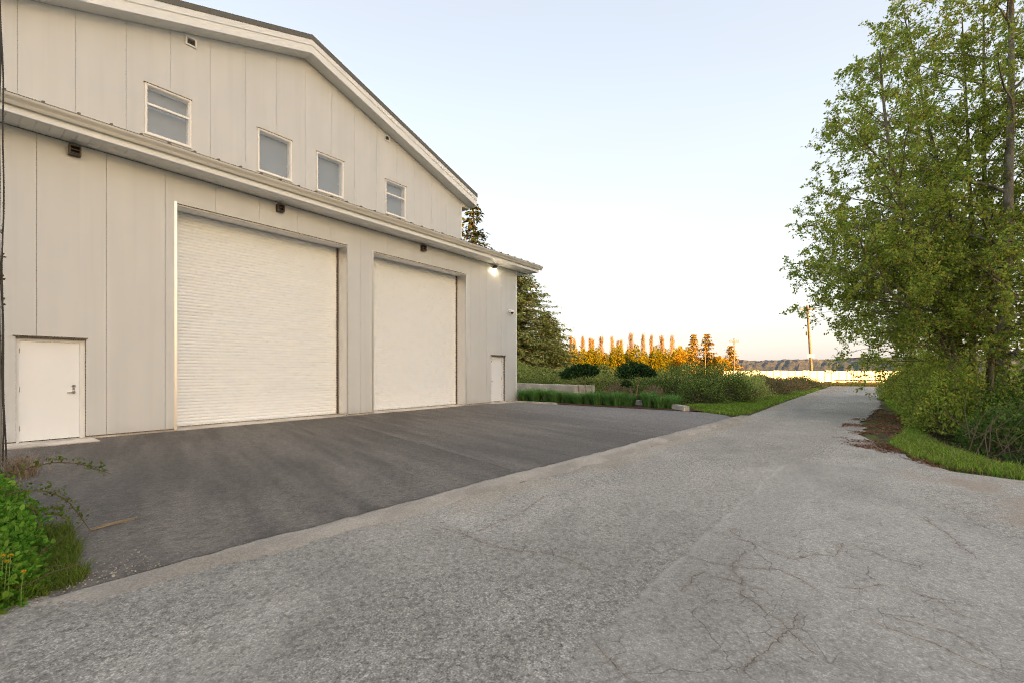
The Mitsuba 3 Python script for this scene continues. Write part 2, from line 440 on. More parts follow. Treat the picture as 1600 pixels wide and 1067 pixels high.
def rough_line(pts, step, amp, g):
    ls = LineString(pts)
    n = max(2, int(ls.length / step))
    q = np.array([ls.interpolate(i / n, normalized=True).coords[0] for i in range(n + 1)])
    q[1:-1] += (meshkit.fbm(np.column_stack([q[1:-1] * 2.3, np.full(n - 1, 3.0)]), 4) - 0.5)[:, None] * amp * np.array([1.0, 0.25])
    return q


def road_left(y):
    return np.interp(y, [p[1] for p in ROAD_L], [p[0] for p in ROAD_L])


def road_right(y):
    q = ROAD_R[:10][::-1]
    return np.interp(y, [p[1] for p in q], [p[0] for p in q])


g0 = np.random.default_rng(1)
road_poly = Polygon(np.vstack([rough_line(ROAD_L, 0.25, 0.10, g0), rough_line(ROAD_R, 0.2, 0.45, g0)]))
structure('road', sheet(road_poly, 0.0), 'mat_road', 'old grey cracked asphalt road running away past the warehouse')
KERB_T = [(-4.40, 0.55), (-4.32, 1.2), (-4.22, 2.4), (-4.13, 4.3), (-3.83, 8.4), (-3.56, 13.0), (-3.34, 16.4)]
apron_poly = Polygon([(-14.45, 0.72), (-10.0, 0.80), (-6.0, 0.66), (-4.75, 0.50), *KERB_T, (-3.75, 17.2), (-4.6, 17.9), (-5.35, 18.06), (-9.5, 18.1), (-14.45, 18.15)])
structure('apron', sheet(apron_poly, 0.004), 'mat_apron', 'darker newer asphalt forecourt in front of the roller doors')


def loft(rows):
    rows = np.asarray(rows, float)
    n, k = rows.shape[:2]
    i, j = np.meshgrid(np.arange(n - 1), np.arange(k - 1), indexing='ij')
    q = np.stack([i * k + j, (i + 1) * k + j, (i + 1) * k + j + 1, i * k + j + 1], -1).reshape(-1, 4)
    return trimesh.Trimesh(rows.reshape(-1, 3), np.vstack([q[:, [0, 2, 1]], q[:, [0, 3, 2]]]), process=False)


rows = []
for y in np.arange(0.45, 17.6, 0.06):
    xt = np.interp(y, [p[1] for p in KERB_T], [p[0] for p in KERB_T])
    xb = max(road_left(y) + 0.02, xt + 0.05)
    nz = meshkit.fbm(np.array([[y * 2.1, 1.0, 0.0], [y * 2.7, 5.0, 0.0], [y * 6.0, 9.0, 0.0]]), 3) - 0.5
    xt, xb = xt + 0.07 * nz[0], xb + 0.22 * nz[1]
    hh = (0.050 + 0.03 * nz[2]) * min(1, max(0.0, y - 0.45) / 0.9) * min(1, max(0.1, (17.8 - y) / 1.5))
    rows.append([(xt - 0.02, y, -0.02), (xt, y, hh * 0.85), (xt + 0.05, y, hh), (xt * 0.55 + xb * 0.45, y, hh * 0.8), (xb - 0.04, y, hh * 0.25 + 0.006), (xb + 0.03, y, -0.006)])
structure('kerb', loft(rows), 'mat_kerb', 'low dust-covered worn asphalt kerb between forecourt and road', smooth=50)


def ground_h(x, y):
    """Height of the open ground beside the paved areas."""
    x, y = np.asarray(x, float), np.asarray(y, float)
    r = np.maximum(0, x - road_right(y)) * (y > 9.3)
    l = np.maximum(0, road_left(y) - x) * (y > 18.6)
    k = np.maximum(0, 0.5 - y) * (x < -4.4) * (x > -14)
    amp = np.clip(np.maximum(np.maximum(r, l), k) / 2.0, 0, 1)
    b = (meshkit.fbm(np.stack([x * 0.5, y * 0.5, 0 * x], -1), 3, seed=4) - 0.5) * 0.30 * amp
    ditch = -0.42 * np.exp(-((r - 2.0) / 0.75) ** 2) * np.clip((y - 10.5) / 3, 0, 1)
    return -0.03 + b + 0.05 * amp + ditch


def axis(lo, hi, a, b, fine_):
    return np.unique(np.concatenate([-np.geomspace(-a + 1, -lo + 1, 22)[::-1] + 1, np.arange(a, b, fine_), np.geomspace(b + 1, hi + 1, 26) - 1]))


gx, gy = axis(-3500, 3500, -20.0, 12.0, 0.4), axis(-2500, 3500, -4.0, 62.0, 0.5)
GX, GY = np.meshgrid(gx, gy, indexing='ij')
gm = loft(np.stack([GX, GY, ground_h(GX, GY)], -1))
gm.invert()
structure('ground', gm, 'mat_soil', smooth=True)
if gm.face_normals[:, 2].sum() < 0:
    raise ValueError('ground upside down')
# bed in front of the retaining wall
bed = Polygon([(-14.2, 18.11), (-5.35, 18.02), (-4.75, 18.35), (-5.4, 19.4), (-6.6, 21.4), (-20, 21.6), (-20, 18.9), (-14.2, 18.9)])
structure('planting_bed', sheet(bed, 0.02), 'mat_mulch', 'bed of reddish brown mulch along the forecourt edge')
litter_poly = Polygon([(-0.45, 12.0), (0.2, 11.4), (0.9, 10.0), (2.0, 9.6), (2.3, 9.9), (1.2, 11.2), (0.75, 13.0), (1.0, 17.5), (1.3, 22.0), (0.55, 24.0), (0.1, 20.5), (-0.35, 17.5), (-0.55, 14.0)])
g = np.random.default_rng(5)


def scatter(poly, n, g):
    x0, y0, x1, y1 = poly.bounds
    q = np.column_stack([g.uniform(x0, x1, 4 * n), g.uniform(y0, y1, 4 * n)])
    import shapely
    return q[shapely.contains_xy(poly, q[:, 0], q[:, 1])][:n]


q = scatter(litter_poly, 17000, g)
q = q[meshkit.fbm(np.column_stack([q * 1.1, 0 * q[:, 0]]), 3) + g.normal(size=len(q)) * 0.09 + 0.10 * np.clip(q[:, 0] - road_right(q[:, 1]) - 0.1, -0.8, 0.6) > 0.50]
p = np.column_stack([q, np.maximum(0.006, ground_h(q[:, 0], q[:, 1]) * (q[:, 0] > road_right(q[:, 1]) + 0.3) + 0.006)])
a = g.uniform(0, 6.28, len(p))
m, c = leaves(p, np.column_stack([np.cos(a), np.sin(a), 0.12 + 0 * a]), g.uniform(0.02, 0.055, len(p)), g, [(0.20, 0.095, 0.058), (0.14, 0.070, 0.046), (0.25, 0.15, 0.09)])
k = put('leaf_litter', m, 'mat_needle', color=c)
labels[k] = {'kind': 'stuff', 'label': 'reddish brown dead leaves scattered at the right edge of the road', 'category': 'leaf litter'}

# loose gravel and pebbles at the bottom left and along the kerb
st = []
ico = trimesh.creation.icosphere(subdivisions=0)
for i in range(700):
    if i < 420:
        y = g.uniform(0.35, 1.2)
        x = -4.55 + g.normal() * 0.22 + 0.2 * (y - 0.7)
    else:
        y = g.uniform(1.0, 16.0)
        x = road_left(y) + g.normal() * 0.13 + 0.02
    s = g.uniform(0.003, 0.008) * (1.6 if g.uniform() < 0.05 else 1)
    v = ico.vertices * (1 + 0.25 * g.normal(size=(12, 1))) * [s * g.uniform(0.8, 1.5), s, s * 0.7] + [x, y, 0.004 + s * 0.4]
    st.append((v, ico.faces))
v = np.vstack([s[0] for s in st])
f = np.vstack([s[1] + 12 * i for i, s in enumerate(st)])
k = put('gravel', (v, f), 'mat_kerb')
labels[k] = {'kind': 'stuff', 'label': 'loose pale gravel along the kerb and under the bramble', 'category': 'gravel'}


def hill_mesh(a0, a1, dist, prof, depth, seed):
    """A wooded ridge: a band of terrain on an arc round the origin, bearings from +Y towards +X in degrees; prof gives the crest heights."""
    A = np.radians(np.arange(a0, a1, 0.10))
    crest = np.interp(np.degrees(A), [q[0] for q in prof], [q[1] for q in prof])
    t = np.array([0.0, 0.12, 0.25, 0.4, 0.55, 0.7, 0.85, 1.0, 1.25, 1.6])
    s = np.array([0.0, 0.25, 0.45, 0.62, 0.76, 0.88, 0.96, 1.0, 0.9, 0.3])
    D = dist + depth * t[None, :] + 0 * A[:, None]
    x, y = D * np.sin(A)[:, None], D * np.cos(A)[:, None]
    nz = meshkit.fbm(np.stack([x * 0.02, y * 0.02, 0 * x], -1), 4, seed=seed) - 0.5
    tr = meshkit.fbm(np.stack([x * 0.11, y * 0.11, 0 * x], -1), 3, seed=seed + 3) - 0.5
    z = crest[:, None] * s[None, :] * (1 + 0.30 * nz) + tr * 5.0 * (s[None, :] > 0)
    z[:, 0] = -2
    m = loft(np.stack([x, y, z], -1))
    m.invert()
    return m


# ------------------------------------------------------------------ the warehouse
W = thing('warehouse', 'large cream metal-panel warehouse with two tall roller doors and a gabled upper storey', 'warehouse')
XF, XU = -14.13, -18.05            # faces of the lower front and of the set-back gable
YL, YR = 0.36, 18.84               # its ends
YM, MS = 9.60, 0.337               # ridge and roof pitch
G1, G2 = (4.09, 9.05), (10.11, 15.03)
GH, REC = 5.89, 0.64
DL, DR = (1.25, 2.34), (16.80, 17.88)
openings = [sbox(G1[0], -1, G1[1], GH), sbox(G2[0], -1, G2[1], GH), sbox(DL[0], -1, DL[1], 2.27), sbox(DR[0], -1, DR[1], 2.30)]
WIN = [(4.37, 5.63, True), (7.78, 9.07, False), (10.12, 11.36, False), (13.58, 14.80, True)]
WZ = (9.10, 10.70)


def gable_z(y):
    return 14.17 - MS * abs(y - YM)


low = sbox(YL, 0.0, YR, 7.0).difference(unary_union(openings))
gab = Polygon([(YL, 0), (YR, 0), (YR, gable_z(YR)), (YM, gable_z(YM)), (YL, gable_z(YL))])
gabp = Polygon([(YL, 0), (YR, 0), (YR, gable_z(YR) + 0.125), (YM, gable_z(YM) + 0.125), (YL, gable_z(YL) + 0.125)])
win_holes = unary_union([sbox(a, WZ[0], b, WZ[1]) for a, b, _ in WIN])
core = cat_([ext_x(low, XF - REC - 0.06, XF - 0.03), bx(XU - 0.4, XF - REC - 0.062, YL + 0.002, YR - 0.002, 0.0, 6.99),
             ext_x(gab.difference(win_holes), XU - 0.30, XU - 0.03), ext_x(gab.buffer(-0.01), -42.0, XU - 0.302)])
wallk = put(W + '__wall', core, 'mat_core')
edges = [YL] + [1.55 + 1.1455 * i for i in range(16)]
edges = [e for e in edges if e < YR - 0.3] + [YR]
for a, b in zip(edges, edges[1:]):
    pl = sbox(a + 0.004, 0.065, b - 0.004, 6.675).difference(unary_union([o.buffer(0.004, join_style=2) for o in openings]))
    put(wallk + '__panel', ext_x(pl, XF - 0.028, XF), 'mat_wall')
edges = [YL] + [1.62 + 1.1455 * i for i in range(16)]
edges = [e for e in edges if e < YR - 0.3] + [YR]
for a, b in zip(edges, edges[1:]):
    pl = sbox(a + 0.004, 6.9, b - 0.004, 20).intersection(gabp).difference(win_holes.buffer(0.002, join_style=2))
    put(wallk + '__panel', ext_x(pl, XU - 0.028, XU), 'mat_wall')
# end wall lining and the corner flashings
put(W + '__corner_flashing', cat_([bx(XF - 0.10, XF + 0.006, YR + 0.002, YR + 0.012, 0.05, 6.67), bx(XF + 0.001, XF + 0.006, YR - 0.09, YR + 0.0018, 0.05, 6.67)]), 'mat_trim')
put(W + '__corner_flashing', cat_([bx(XU + 0.001, XU + 0.006, YR - 0.08, YR + 0.01, 7.6, gable_z(YR) - 0.03)]), 'mat_trim')
put(W + '__end_wall', bx(-42.0, XF - 0.03, YR + 0.0005, YR + 0.0015, 0.0, 6.99), 'mat_wall')
# footing
fo = sbox(YL, -0.1, YR, 0.035).difference(unary_union(openings))
for piece in fo.geoms:
    put(W + '__footing', ext_x(piece, XF - 0.02, XF + 0.035), 'mat_concrete')

# lower eave
E0, E1 = -0.55, 19.82
put(W + '__fascia', cat_([bx(-13.45, -13.42, E0, E1, 6.69, 6.93), bx(-15.4, -13.452, E1 - 0.03, E1, 6.69, 6.93)]), 'mat_trim')
sof = put(W + '__soffit', cat_([bx(-14.35, -13.46, E0, E1 - 0.035, 6.712, 6.72), bx(-16.5, -14.36, YR + 0.02, E1 - 0.035, 6.69, 6.70)]), 'mat_core')
seg = mikit.ply(cat_([bx(-14.128, -13.452, 0.003, 0.209, 6.692, 6.708), bx(-14.128, -13.452, 0.070, 0.074, 6.690, 6.6915), bx(-14.128, -13.452, 0.138, 0.142, 6.690, 6.6915)]), 'mat_soffit')
y = 2.55 - 0.2125 * 14
while y < E1 - 0.25:
    again(sof + '__panel', seg, T().translate([0, y, 0]))
    y += 0.2125
put(W + '__soffit_end_return', bx(-16.4, XF - 0.06, YR + 0.03, E1 - 0.04, 6.672, 6.688), 'mat_soffit')
gp = Polygon([(-13.418, 6.83), (-13.345, 6.83), (-13.335, 6.86), (-13.325, 6.90), (-13.295, 6.955), (-13.285, 6.985), (-13.285, 7.02), (-13.305, 7.02), (-13.30, 6.99), (-13.34, 6.905), (-13.35, 6.85), (-13.405, 6.85), (-13.405, 7.02), (-13.418, 7.02)])
put(W + '__gutter', cat_([ext_y(gp, E0, 20.02), ext_y(Polygon([(-13.417, 6.831), (-13.346, 6.831), (-13.296, 6.956), (-13.286, 7.018), (-13.417, 7.018)]), 20.0, 20.018)]), 'mat_gutter')
RZ = lambda x: 7.035 + (-13.33 - x) * 0.125
roof = put(W + '__roof', ext_y(Polygon([(-13.315, 7.022), (-13.315, 7.052), (XU + 0.01, RZ(XU) + 0.02), (XU + 0.01, RZ(XU) - 0.02)]), E0, E1), 'mat_roof')
labels[roof] = {'label': 'dark low lean-to roof over the lower front'}
rib = mikit.ply(ext_y(Polygon([(-13.352, 7.045), (-13.352, 7.105), (XU + 0.02, RZ(XU) + 0.075), (XU + 0.02, RZ(XU) + 0.01)]), -0.022, 0.022), 'mat_roof')
y = 1.03 - 0.538 * 2
while y < E1:
    again(roof + '__rib', rib, T().translate([0, y, 0]))
    y += 0.538

# upper roof: dark slab, two stepped rake boards, soffit
YE = 19.50
def chevron(z0, z1, inset=0.0, ye=YE):
    yl, yr = 2 * YM - ye + inset, ye - inset
    return Polygon([(yl, z0 - MS * (YM - yl)), (YM, z0), (yr, z0 - MS * (yr - YM)), (yr, z1 - MS * (yr - YM)), (YM, z1), (yl, z1 - MS * (YM - yl))])
put(W + '__roof', cat_([ext_x(chevron(14.80, 15.0), -42.3, -17.425)]), 'mat_roof')
put(W + '__rake_board', ext_x(chevron(14.585, 14.83, 0.02), -17.50, -17.445), 'mat_trim')
put(W + '__rake_board', ext_x(chevron(14.285, 14.61, 0.02), -17.53, -17.475), 'mat_trim')
rsof = put(W + '__rake_soffit', ext_x(chevron(14.325, 14.345, 0.06), -42.0, -17.535), 'mat_core')
gx_ = [-18.048, -17.72, -17.535]
for x0, x1 in zip(gx_, gx_[1:]):
    put(rsof + '__panel', ext_x(chevron(14.300, 14.322, 0.05), x0, x1 - 0.006), 'mat_soffit')
put(W + '__rake_soffit', ext_x(Polygon([(YR + 0.02, 10.90), (YE - 0.03, 10.90), (YE - 0.03, 11.0), (YR + 0.02, 11.2)]), -42, -18.05), 'mat_soffit')
put(W + '__fascia', bx(-42.0, -17.54, YE - 0.028, YE - 0.003, 10.95, 11.44), 'mat_trim')

# gable windows
for a, b, tr in WIN:
    fr = sbox(a, WZ[0], b, WZ[1]).difference(sbox(a + 0.048, WZ[0] + 0.048, b - 0.048, WZ[1] - 0.048))
    w = put(W + '__window', ext_x(fr, XU - 0.10, XU + 0.035), 'mat_white')
    put(w + '__sill', cat_([bx(XU + 0.002, XU + 0.06, a - 0.02, b + 0.02, WZ[0] - 0.035, WZ[0] - 0.002)]), 'mat_white')
    put(w + '__drip_cap', bx(XU + 0.002, XU + 0.05, a - 0.03, b + 0.03, WZ[1] + 0.002, WZ[1] + 0.022), 'mat_brown')
    put(w + '__sash', ext_x(sbox(a + 0.050, WZ[0] + 0.050, b - 0.050, WZ[1] - 0.050).difference(sbox(a + 0.072, WZ[0] + 0.072, b - 0.072, WZ[1] - 0.072)), XU - 0.06, XU - 0.005), 'mat_white')
    if tr:
        put(w + '__mullion', bx(XU - 0.07, XU + 0.02, a + 0.056, b - 0.056, 10.03, 10.10), 'mat_white')
    pane = trimesh.Trimesh([[XU - 0.03, a + 0.05, WZ[0] + 0.05], [XU - 0.03, b - 0.05, WZ[0] + 0.05], [XU - 0.03, b - 0.05, WZ[1] - 0.05], [XU - 0.03, a + 0.05, WZ[1] - 0.05]], [[0, 1, 2], [0, 2, 3]], process=False)
    put(w + '__pane', pane, 'mat_pane')
    put(w + '__reveal', ext_x(sbox(a - 0.01, WZ[0] - 0.01, b + 0.01, WZ[1] + 0.01).difference(sbox(a + 0.06, WZ[0] + 0.06, b - 0.06, WZ[1] - 0.06)), XU - 0.29, XU - 0.11), 'mat_white')
    put(w + '__blind', bx(XU - 0.285, XU - 0.255, a + 0.058, b - 0.058, WZ[0] + 0.058, WZ[1] - 0.058), 'mat_blind')

# white louvred vents high on the gable
for a, b, z0, z1 in ((5.46, 5.79, 12.54, 12.84), (13.52, 13.81, 12.55, 12.82)):
    v = put(W + '__vent', cat_([ext_x(sbox(a, z0, b, z1).difference(sbox(a + 0.05, z0 + 0.05, b - 0.05, z1 - 0.05)), XU + 0.001, XU + 0.05), bx(XU + 0.001, XU + 0.004, a + 0.05, b - 0.05, z0 + 0.05, z1 - 0.05)]), 'mat_trim')
    for i in range(4):
        zz = z0 + 0.06 + i * (z1 - z0 - 0.12) / 4
        put(v + '__slat', ext_y(Polygon([(XU + 0.008, zz + 0.030), (XU + 0.045, zz), (XU + 0.045, zz + 0.008), (XU + 0.008, zz + 0.040)]), a + 0.052, b - 0.052), 'mat_brown')

# roller doors
N = 66
zb, zt = 0.085, GH + 0.0
pit = (zt - zb) / N
prof = [(-0.004, 0.0), (0.003, 0.004)] + [(0.004 + 0.020 * math.sin(math.pi * t) ** 0.6, 0.006 + t * (pit - 0.017)) for t in np.linspace(0.08, 0.92, 7)] + [(0.003, pit - 0.009), (-0.004, pit - 0.0040), (-0.010, pit - 0.0040), (-0.010, 0.0)]
for gi, (a, b) in enumerate((G1, G2)):
    xc = XF - REC + 0.02
    D = put(W + '__roller_door', cat_([bx(xc - 0.026, xc - 0.014, a + 0.004, b - 0.004, 0.03, GH + 0.03), bx(xc - 0.010, xc + 0.012, a + 0.05, b - 0.05, 0.032, 0.055)]), 'mat_core')
    labels[D] = {'label': ['tall cream slatted roller door, the one nearer the camera', 'tall cream slatted roller door, the farther one by the lit lamp'][gi]}
    sl = mikit.ply(ext_y(Polygon([(xc + x, z) for x, z in prof]), a + 0.035, b - 0.035), 'mat_curtain', smooth=35)
    for i in range(N):
        again(D + '__slat', sl, T().translate([0, 0, zb + i * pit]))
    put(D + '__bottom_bar', ext_y(Polygon([(xc - 0.006, 0.055), (xc + 0.03, 0.055), (xc + 0.03, 0.078), (xc - 0.006, 0.083)]), a + 0.035, b - 0.035), 'mat_trim')
    # guides, polished jamb linings, edge trims, lintel
    for side, yy in ((1, a), (-1, b)):
        y0, y1 = sorted((yy + side * 0.002, yy + side * 0.008))
        put(D + '__jamb', bx(XF - REC + 0.055, XF - 0.02, y0, y1, 0.03, GH - 0.01), 'mat_jamb')
        y0, y1 = sorted((yy + side * 0.003, yy + side * 0.050))
        put(D + '__guide', bx(xc + 0.012, xc + 0.05, y0, y1, 0.03, GH - 0.012), 'mat_brown' if side < 0 else 'mat_jamb')
        y0, y1 = sorted((yy + side * 0.006, yy - side * 0.055)) if side > 0 else sorted((yy + side * 0.006, yy + 0.022))
        put(D + '__edge_trim', bx(XF + 0.002, XF + 0.010, y0, y1, 0.02, GH + (0.06 if side > 0 else 0.0)), 'mat_steel')
    put(D + '__lintel', cat_([bx(XF - REC + 0.04, XF - 0.035, a, b, GH - 0.008, GH + 0.002)]), 'mat_soffit')
    put(D + '__header_trim', cat_([bx(XF - 0.06, XF + 0.012, a + 0.008, b - 0.008, GH - 0.045, GH - 0.012)]), 'mat_gutter')
    put(D + '__header_drip', cat_([bx(XF + 0.001, XF + 0.022, a + 0.008, b - 0.008, GH - 0.010, GH + 0.012)]), 'mat_brown')
    put(D + '__threshold', ext_y(Polygon([(XF - REC - 0.05, 0.0), (XF + 0.04, 0.0), (XF + 0.04, 0.012), (XF - REC - 0.05, 0.030)]), a + 0.004, b - 0.004), 'mat_concrete')

# personnel doors
for di, ((a, b), z0, la, lb, rc) in enumerate(((DL, 0.04, 1.30, 2.25, 0.10), (DR, 0.07, 16.84, 17.76, 0.14))):
    top = 2.27 if di == 0 else 2.30
    xd = XF - rc
    D = put(W + '__door', bx(xd - 0.045, xd, la + 0.003, lb - 0.003, z0 + 0.008, 2.185 if di == 0 else 2.235), 'mat_door')
    labels[D] = {'label': ['cream steel door at the left end of the front', 'cream steel door with small dark plaque near the right corner'][di]}
    lt = 2.19 if di == 0 else 2.24
    put(D + '__frame', ext_x(sbox(a + 0.002, z0 - 0.03, b - 0.002, top - 0.002).difference(sbox(la, z0 - 0.1, lb, lt)), xd - 0.06, xd + 0.03), 'mat_trim')
    put(D + '__head_flashing', cat_([bx(XF + 0.002, XF + 0.035, a - 0.05, b + 0.03, top + 0.012, top + 0.03), bx(XF - 0.07, XF + 0.03, a + 0.003, b - 0.003, top - 0.018, top - 0.003)]), 'mat_brown')
    put(D + '__sill', bx(xd - 0.06, XF + 0.03, a + 0.003, b - 0.003, -0.05, z0 - 0.012), 'mat_concrete')
    hy, ky = (la, lb - 0.10) if di == 0 else (lb, la + 0.09)
    for hz in (0.28, 1.12, 1.95):
        put(D + '__hinge', cyl := trimesh.creation.cylinder(0.012, 0.11, sections=10).apply_translation((xd + 0.012, hy, z0 + hz)), 'mat_post', smooth=40)
    esc = trimesh.creation.cylinder(0.032, 0.02, sections=20)
    esc.apply_transform(trimesh.transformations.rotation_matrix(math.pi / 2, (0, 1, 0)))
    put(D + '__deadbolt', cat_([esc.copy().apply_translation((xd + 0.01, ky, 1.21)), trimesh.creation.cylinder(0.016, 0.03, sections=14, transform=trimesh.transformations.rotation_matrix(math.pi / 2, (0, 1, 0))).apply_translation((xd + 0.02, ky, 1.21))]), 'mat_post', smooth=40)
    put(D + '__handle', cat_([esc.copy().apply_translation((xd + 0.01, ky, 1.07)), tube([(xd + 0.01, ky, 1.07), (xd + 0.055, ky, 1.07), (xd + 0.06, ky - 0.02 * (1 if di == 0 else -1), 1.07), (xd + 0.06, ky - 0.11 * (1 if di == 0 else -1), 1.065)], 0.010, 8)]), 'mat_post', smooth=40)
    put(D + '__lock_plate', bx(xd + 0.001, xd + 0.006, ky - 0.02, ky + 0.02, 1.12, 1.17), 'mat_post')
    if di:
        put(D + '__plaque', cat_([bx(xd + 0.001, xd + 0.006, la + 0.04, la + 0.17, 1.99, 2.04)]), 'mat_brown')

# wall lamps under the eave (four alike, the last one lit)
def wall_lamp(y, label, lit):
    L = thing('wall_lamp', label, 'wall lamp', 'wall lamps under the eave')
    z = 6.49
    x = XF + 0.002
    body = cat_([bx(x, x + 0.02, y - 0.10, y + 0.10, z - 0.10, z + 0.12), bx(x + 0.02, x + 0.15, y - 0.10, y + 0.10, z + 0.085, z + 0.12), bx(x + 0.02, x + 0.15, y - 0.10, y - 0.075, z - 0.10, z + 0.085), bx(x + 0.02, x + 0.15, y + 0.075, y + 0.10, z - 0.10, z + 0.085),
                 bx(x + 0.02, x + 0.15, y - 0.075, y + 0.075, z - 0.10, z - 0.085)] if not lit else
                [bx(x, x + 0.02, y - 0.08, y + 0.08, z - 0.06, z + 0.13), bx(x + 0.02, x + 0.14, y - 0.08, y + 0.08, z + 0.10, z + 0.13), bx(x + 0.12, x + 0.14, y - 0.08, y + 0.08, z - 0.02, z + 0.10), bx(x + 0.02, x + 0.12, y - 0.08, y - 0.06, z - 0.03, z + 0.10), bx(x + 0.02, x + 0.12, y + 0.06, y + 0.08, z - 0.03, z + 0.10)])
    put(L + '__housing', body, 'mat_brown')
    if not lit:
        for i in range(2):
            zz = z - 0.065 + i * 0.075
            put(L + '__louvre', ext_y(Polygon([(x + 0.03, zz + 0.035), (x + 0.14, zz), (x + 0.145, zz + 0.008), (x + 0.03, zz + 0.045)]), y - 0.074, y + 0.074), 'mat_post')
    else:
        bulb = trimesh.creation.icosphere(subdivisions=2, radius=0.05)
        bulb.vertices *= [0.8, 0.9, 1.3]
        bulb.apply_translation((x + 0.07, y, z - 0.045))
        put(L + '__bulb', bulb, 'mat_white', smooth=True, emitter={'type': 'area', 'radiance': rgb((9.5, 7.6, 4.8))})


wall_lamp(2.14, 'brown louvred wall lamp under the eave above the left door', False)
wall_lamp(6.72, 'brown louvred wall lamp under the eave above the nearer roller door', False)
wall_lamp(12.45, 'brown louvred wall lamp under the eave above the farther roller door', False)
wall_lamp(16.99, 'lit wall lamp glowing under the eave at the right end of the warehouse', True)

# dome camera by the corner
C = thing('security_camera', 'small white dome camera on the wall near the right corner', 'security camera')
cz, cy = 4.50, 18.19
put(C + '__mount', cat_([trimesh.creation.cylinder(0.075, 0.03, sections=20, transform=trimesh.transformations.rotation_matrix(math.pi / 2, (0, 1, 0))).apply_translation((XF + 0.018, cy, cz + 0.08)), tube([(XF + 0.02, cy, cz + 0.08), (XF + 0.16, cy, cz + 0.10), (XF + 0.2, cy, cz + 0.07)], 0.028, 10)]), 'mat_white', smooth=40)
cap = trimesh.creation.icosphere(subdivisions=2, radius=0.11)
v = cap.vertices
put(C + '__housing', trimesh.Trimesh(v * np.where(v[:, 2:] < 0, [1, 1, 0.25], [1, 1, 0.8]) + [XF + 0.2, cy, cz], cap.faces), 'mat_white', smooth=50)
cap = trimesh.creation.icosphere(subdivisions=2, radius=0.078)
put(C + '__dome', trimesh.Trimesh(cap.vertices + [XF + 0.2, cy, cz - 0.03], cap.faces), 'mat_black', smooth=True)

# concrete pads
def pad(name, x0, x1, y0, y1, z, label):
    k = put(name, bx(x0, x1, y0, y1, -0.1, z), 'mat_concrete')
    labels[k] = {'kind': 'structure', 'label': label}
pad('concrete_pad', -14.094, -13.32, -1.0, 2.44, 0.024, 'pale concrete pad at the foot of the left door')
pad('concrete_pad', -14.094, -13.55, 16.55, 18.05, 0.028, 'pale concrete pad at the foot of the right door')

# ------------------------------------------------------------------ retaining wall, kerb blocks
R = put('retaining_wall', cat_([ext_y(Polygon([(0, 0)] * 0 + [(-0.1, 0), (0.1, 0), (0.1, 0.78), (0.085, 0.80), (-0.085, 0.80), (-0.1, 0.78)]), 0, 6.6)]).apply_transform(
    np.array([[math.cos(1.37), -math.sin(1.37), 0, -11.15], [math.sin(1.37), math.cos(1.37), 0, 21.62], [0, 0, 1, 0], [0, 0, 0, 1]])), 'mat_wall_concrete')
tag(R, 'low pale concrete retaining wall behind the grass clumps beside the warehouse', 'retaining wall')


def block(x, y, ang, l, w, h, label):
    m = trimesh.creation.box((l, w, h + 0.06))
    m.vertices += 0.012 * (meshkit.fbm(m.vertices * 9 + x, 3) - 0.5)[:, None]
    m.apply_translation((0, 0, h / 2 - 0.03)).apply_transform(trimesh.transformations.rotation_matrix(ang, (0, 0, 1))).apply_translation((x, y, 0))
    k = put('concrete_block', m, 'mat_concrete')
    tag(k, label, 'concrete block')


block(-5.75, 18.50, -0.80, 1.15, 0.22, 0.20, 'pale concrete kerb block at the right end of the planting bed')
block(-7.95, 19.95, -0.45, 0.75, 0.20, 0.22, 'short concrete block in the gap between the last grass clumps')
block(-12.6, 17.98, -0.05, 2.9, 0.16, 0.085, 'low pale concrete kerb stub at the foot of the warehouse corner')


# ------------------------------------------------------------------ plants: shared builders
def mound(center, radii, n, size, g, palette, bsdf='mat_leaf', npts=4, squash=0.0, hollow=0.45, lump=0.5, up=0.35, seed=0, flat_bottom=True):
    """Leaf faces through an uneven mound, more of them near its outside."""
    u = unit(g.normal(size=(n, 3)))
    if flat_bottom:
        u[:, 2] = np.abs(u[:, 2])
    lum = 1 + lump * (meshkit.fbm(u * 2.3 + seed * 7.1, 3, seed=seed) - 0.5) * 2
    r = (hollow + (1 - hollow) * g.uniform(0, 1, n) ** 0.6) * lum
    p = np.asarray(center) + u * r[:, None] * np.asarray(radii)
    d = unit(u * 0.8 + g.normal(size=(n, 3)) * 0.8 + [0, 0, up])
    return leaves(p, d, size * g.uniform(0.6, 1.25, n), g, palette, npts=npts)


def stems(center, radii, n, g, r=0.008, k=5, wob=0.12):
    """Thin stems fanning out of the middle of a mound."""
    u = unit(g.normal(size=(n, 3)) * [1, 1, 0.7] + [0, 0, 0.8])
    t = np.linspace(0, 1, k)
    c = np.asarray(center) + g.normal(size=(n, 3)) * np.asarray(radii) * [0.35, 0.35, 0]
    P = c[:, None] + u[:, None] * t[None, :, None] * np.asarray(radii) * g.uniform(0.7, 1.1, (n, 1, 1))
    P = P + np.cumsum(g.normal(size=P.shape) * wob * np.asarray(radii).mean() / k, axis=1)
    return tubes(P, np.broadcast_to(r * (1 - 0.7 * t), (n, k)), 4)


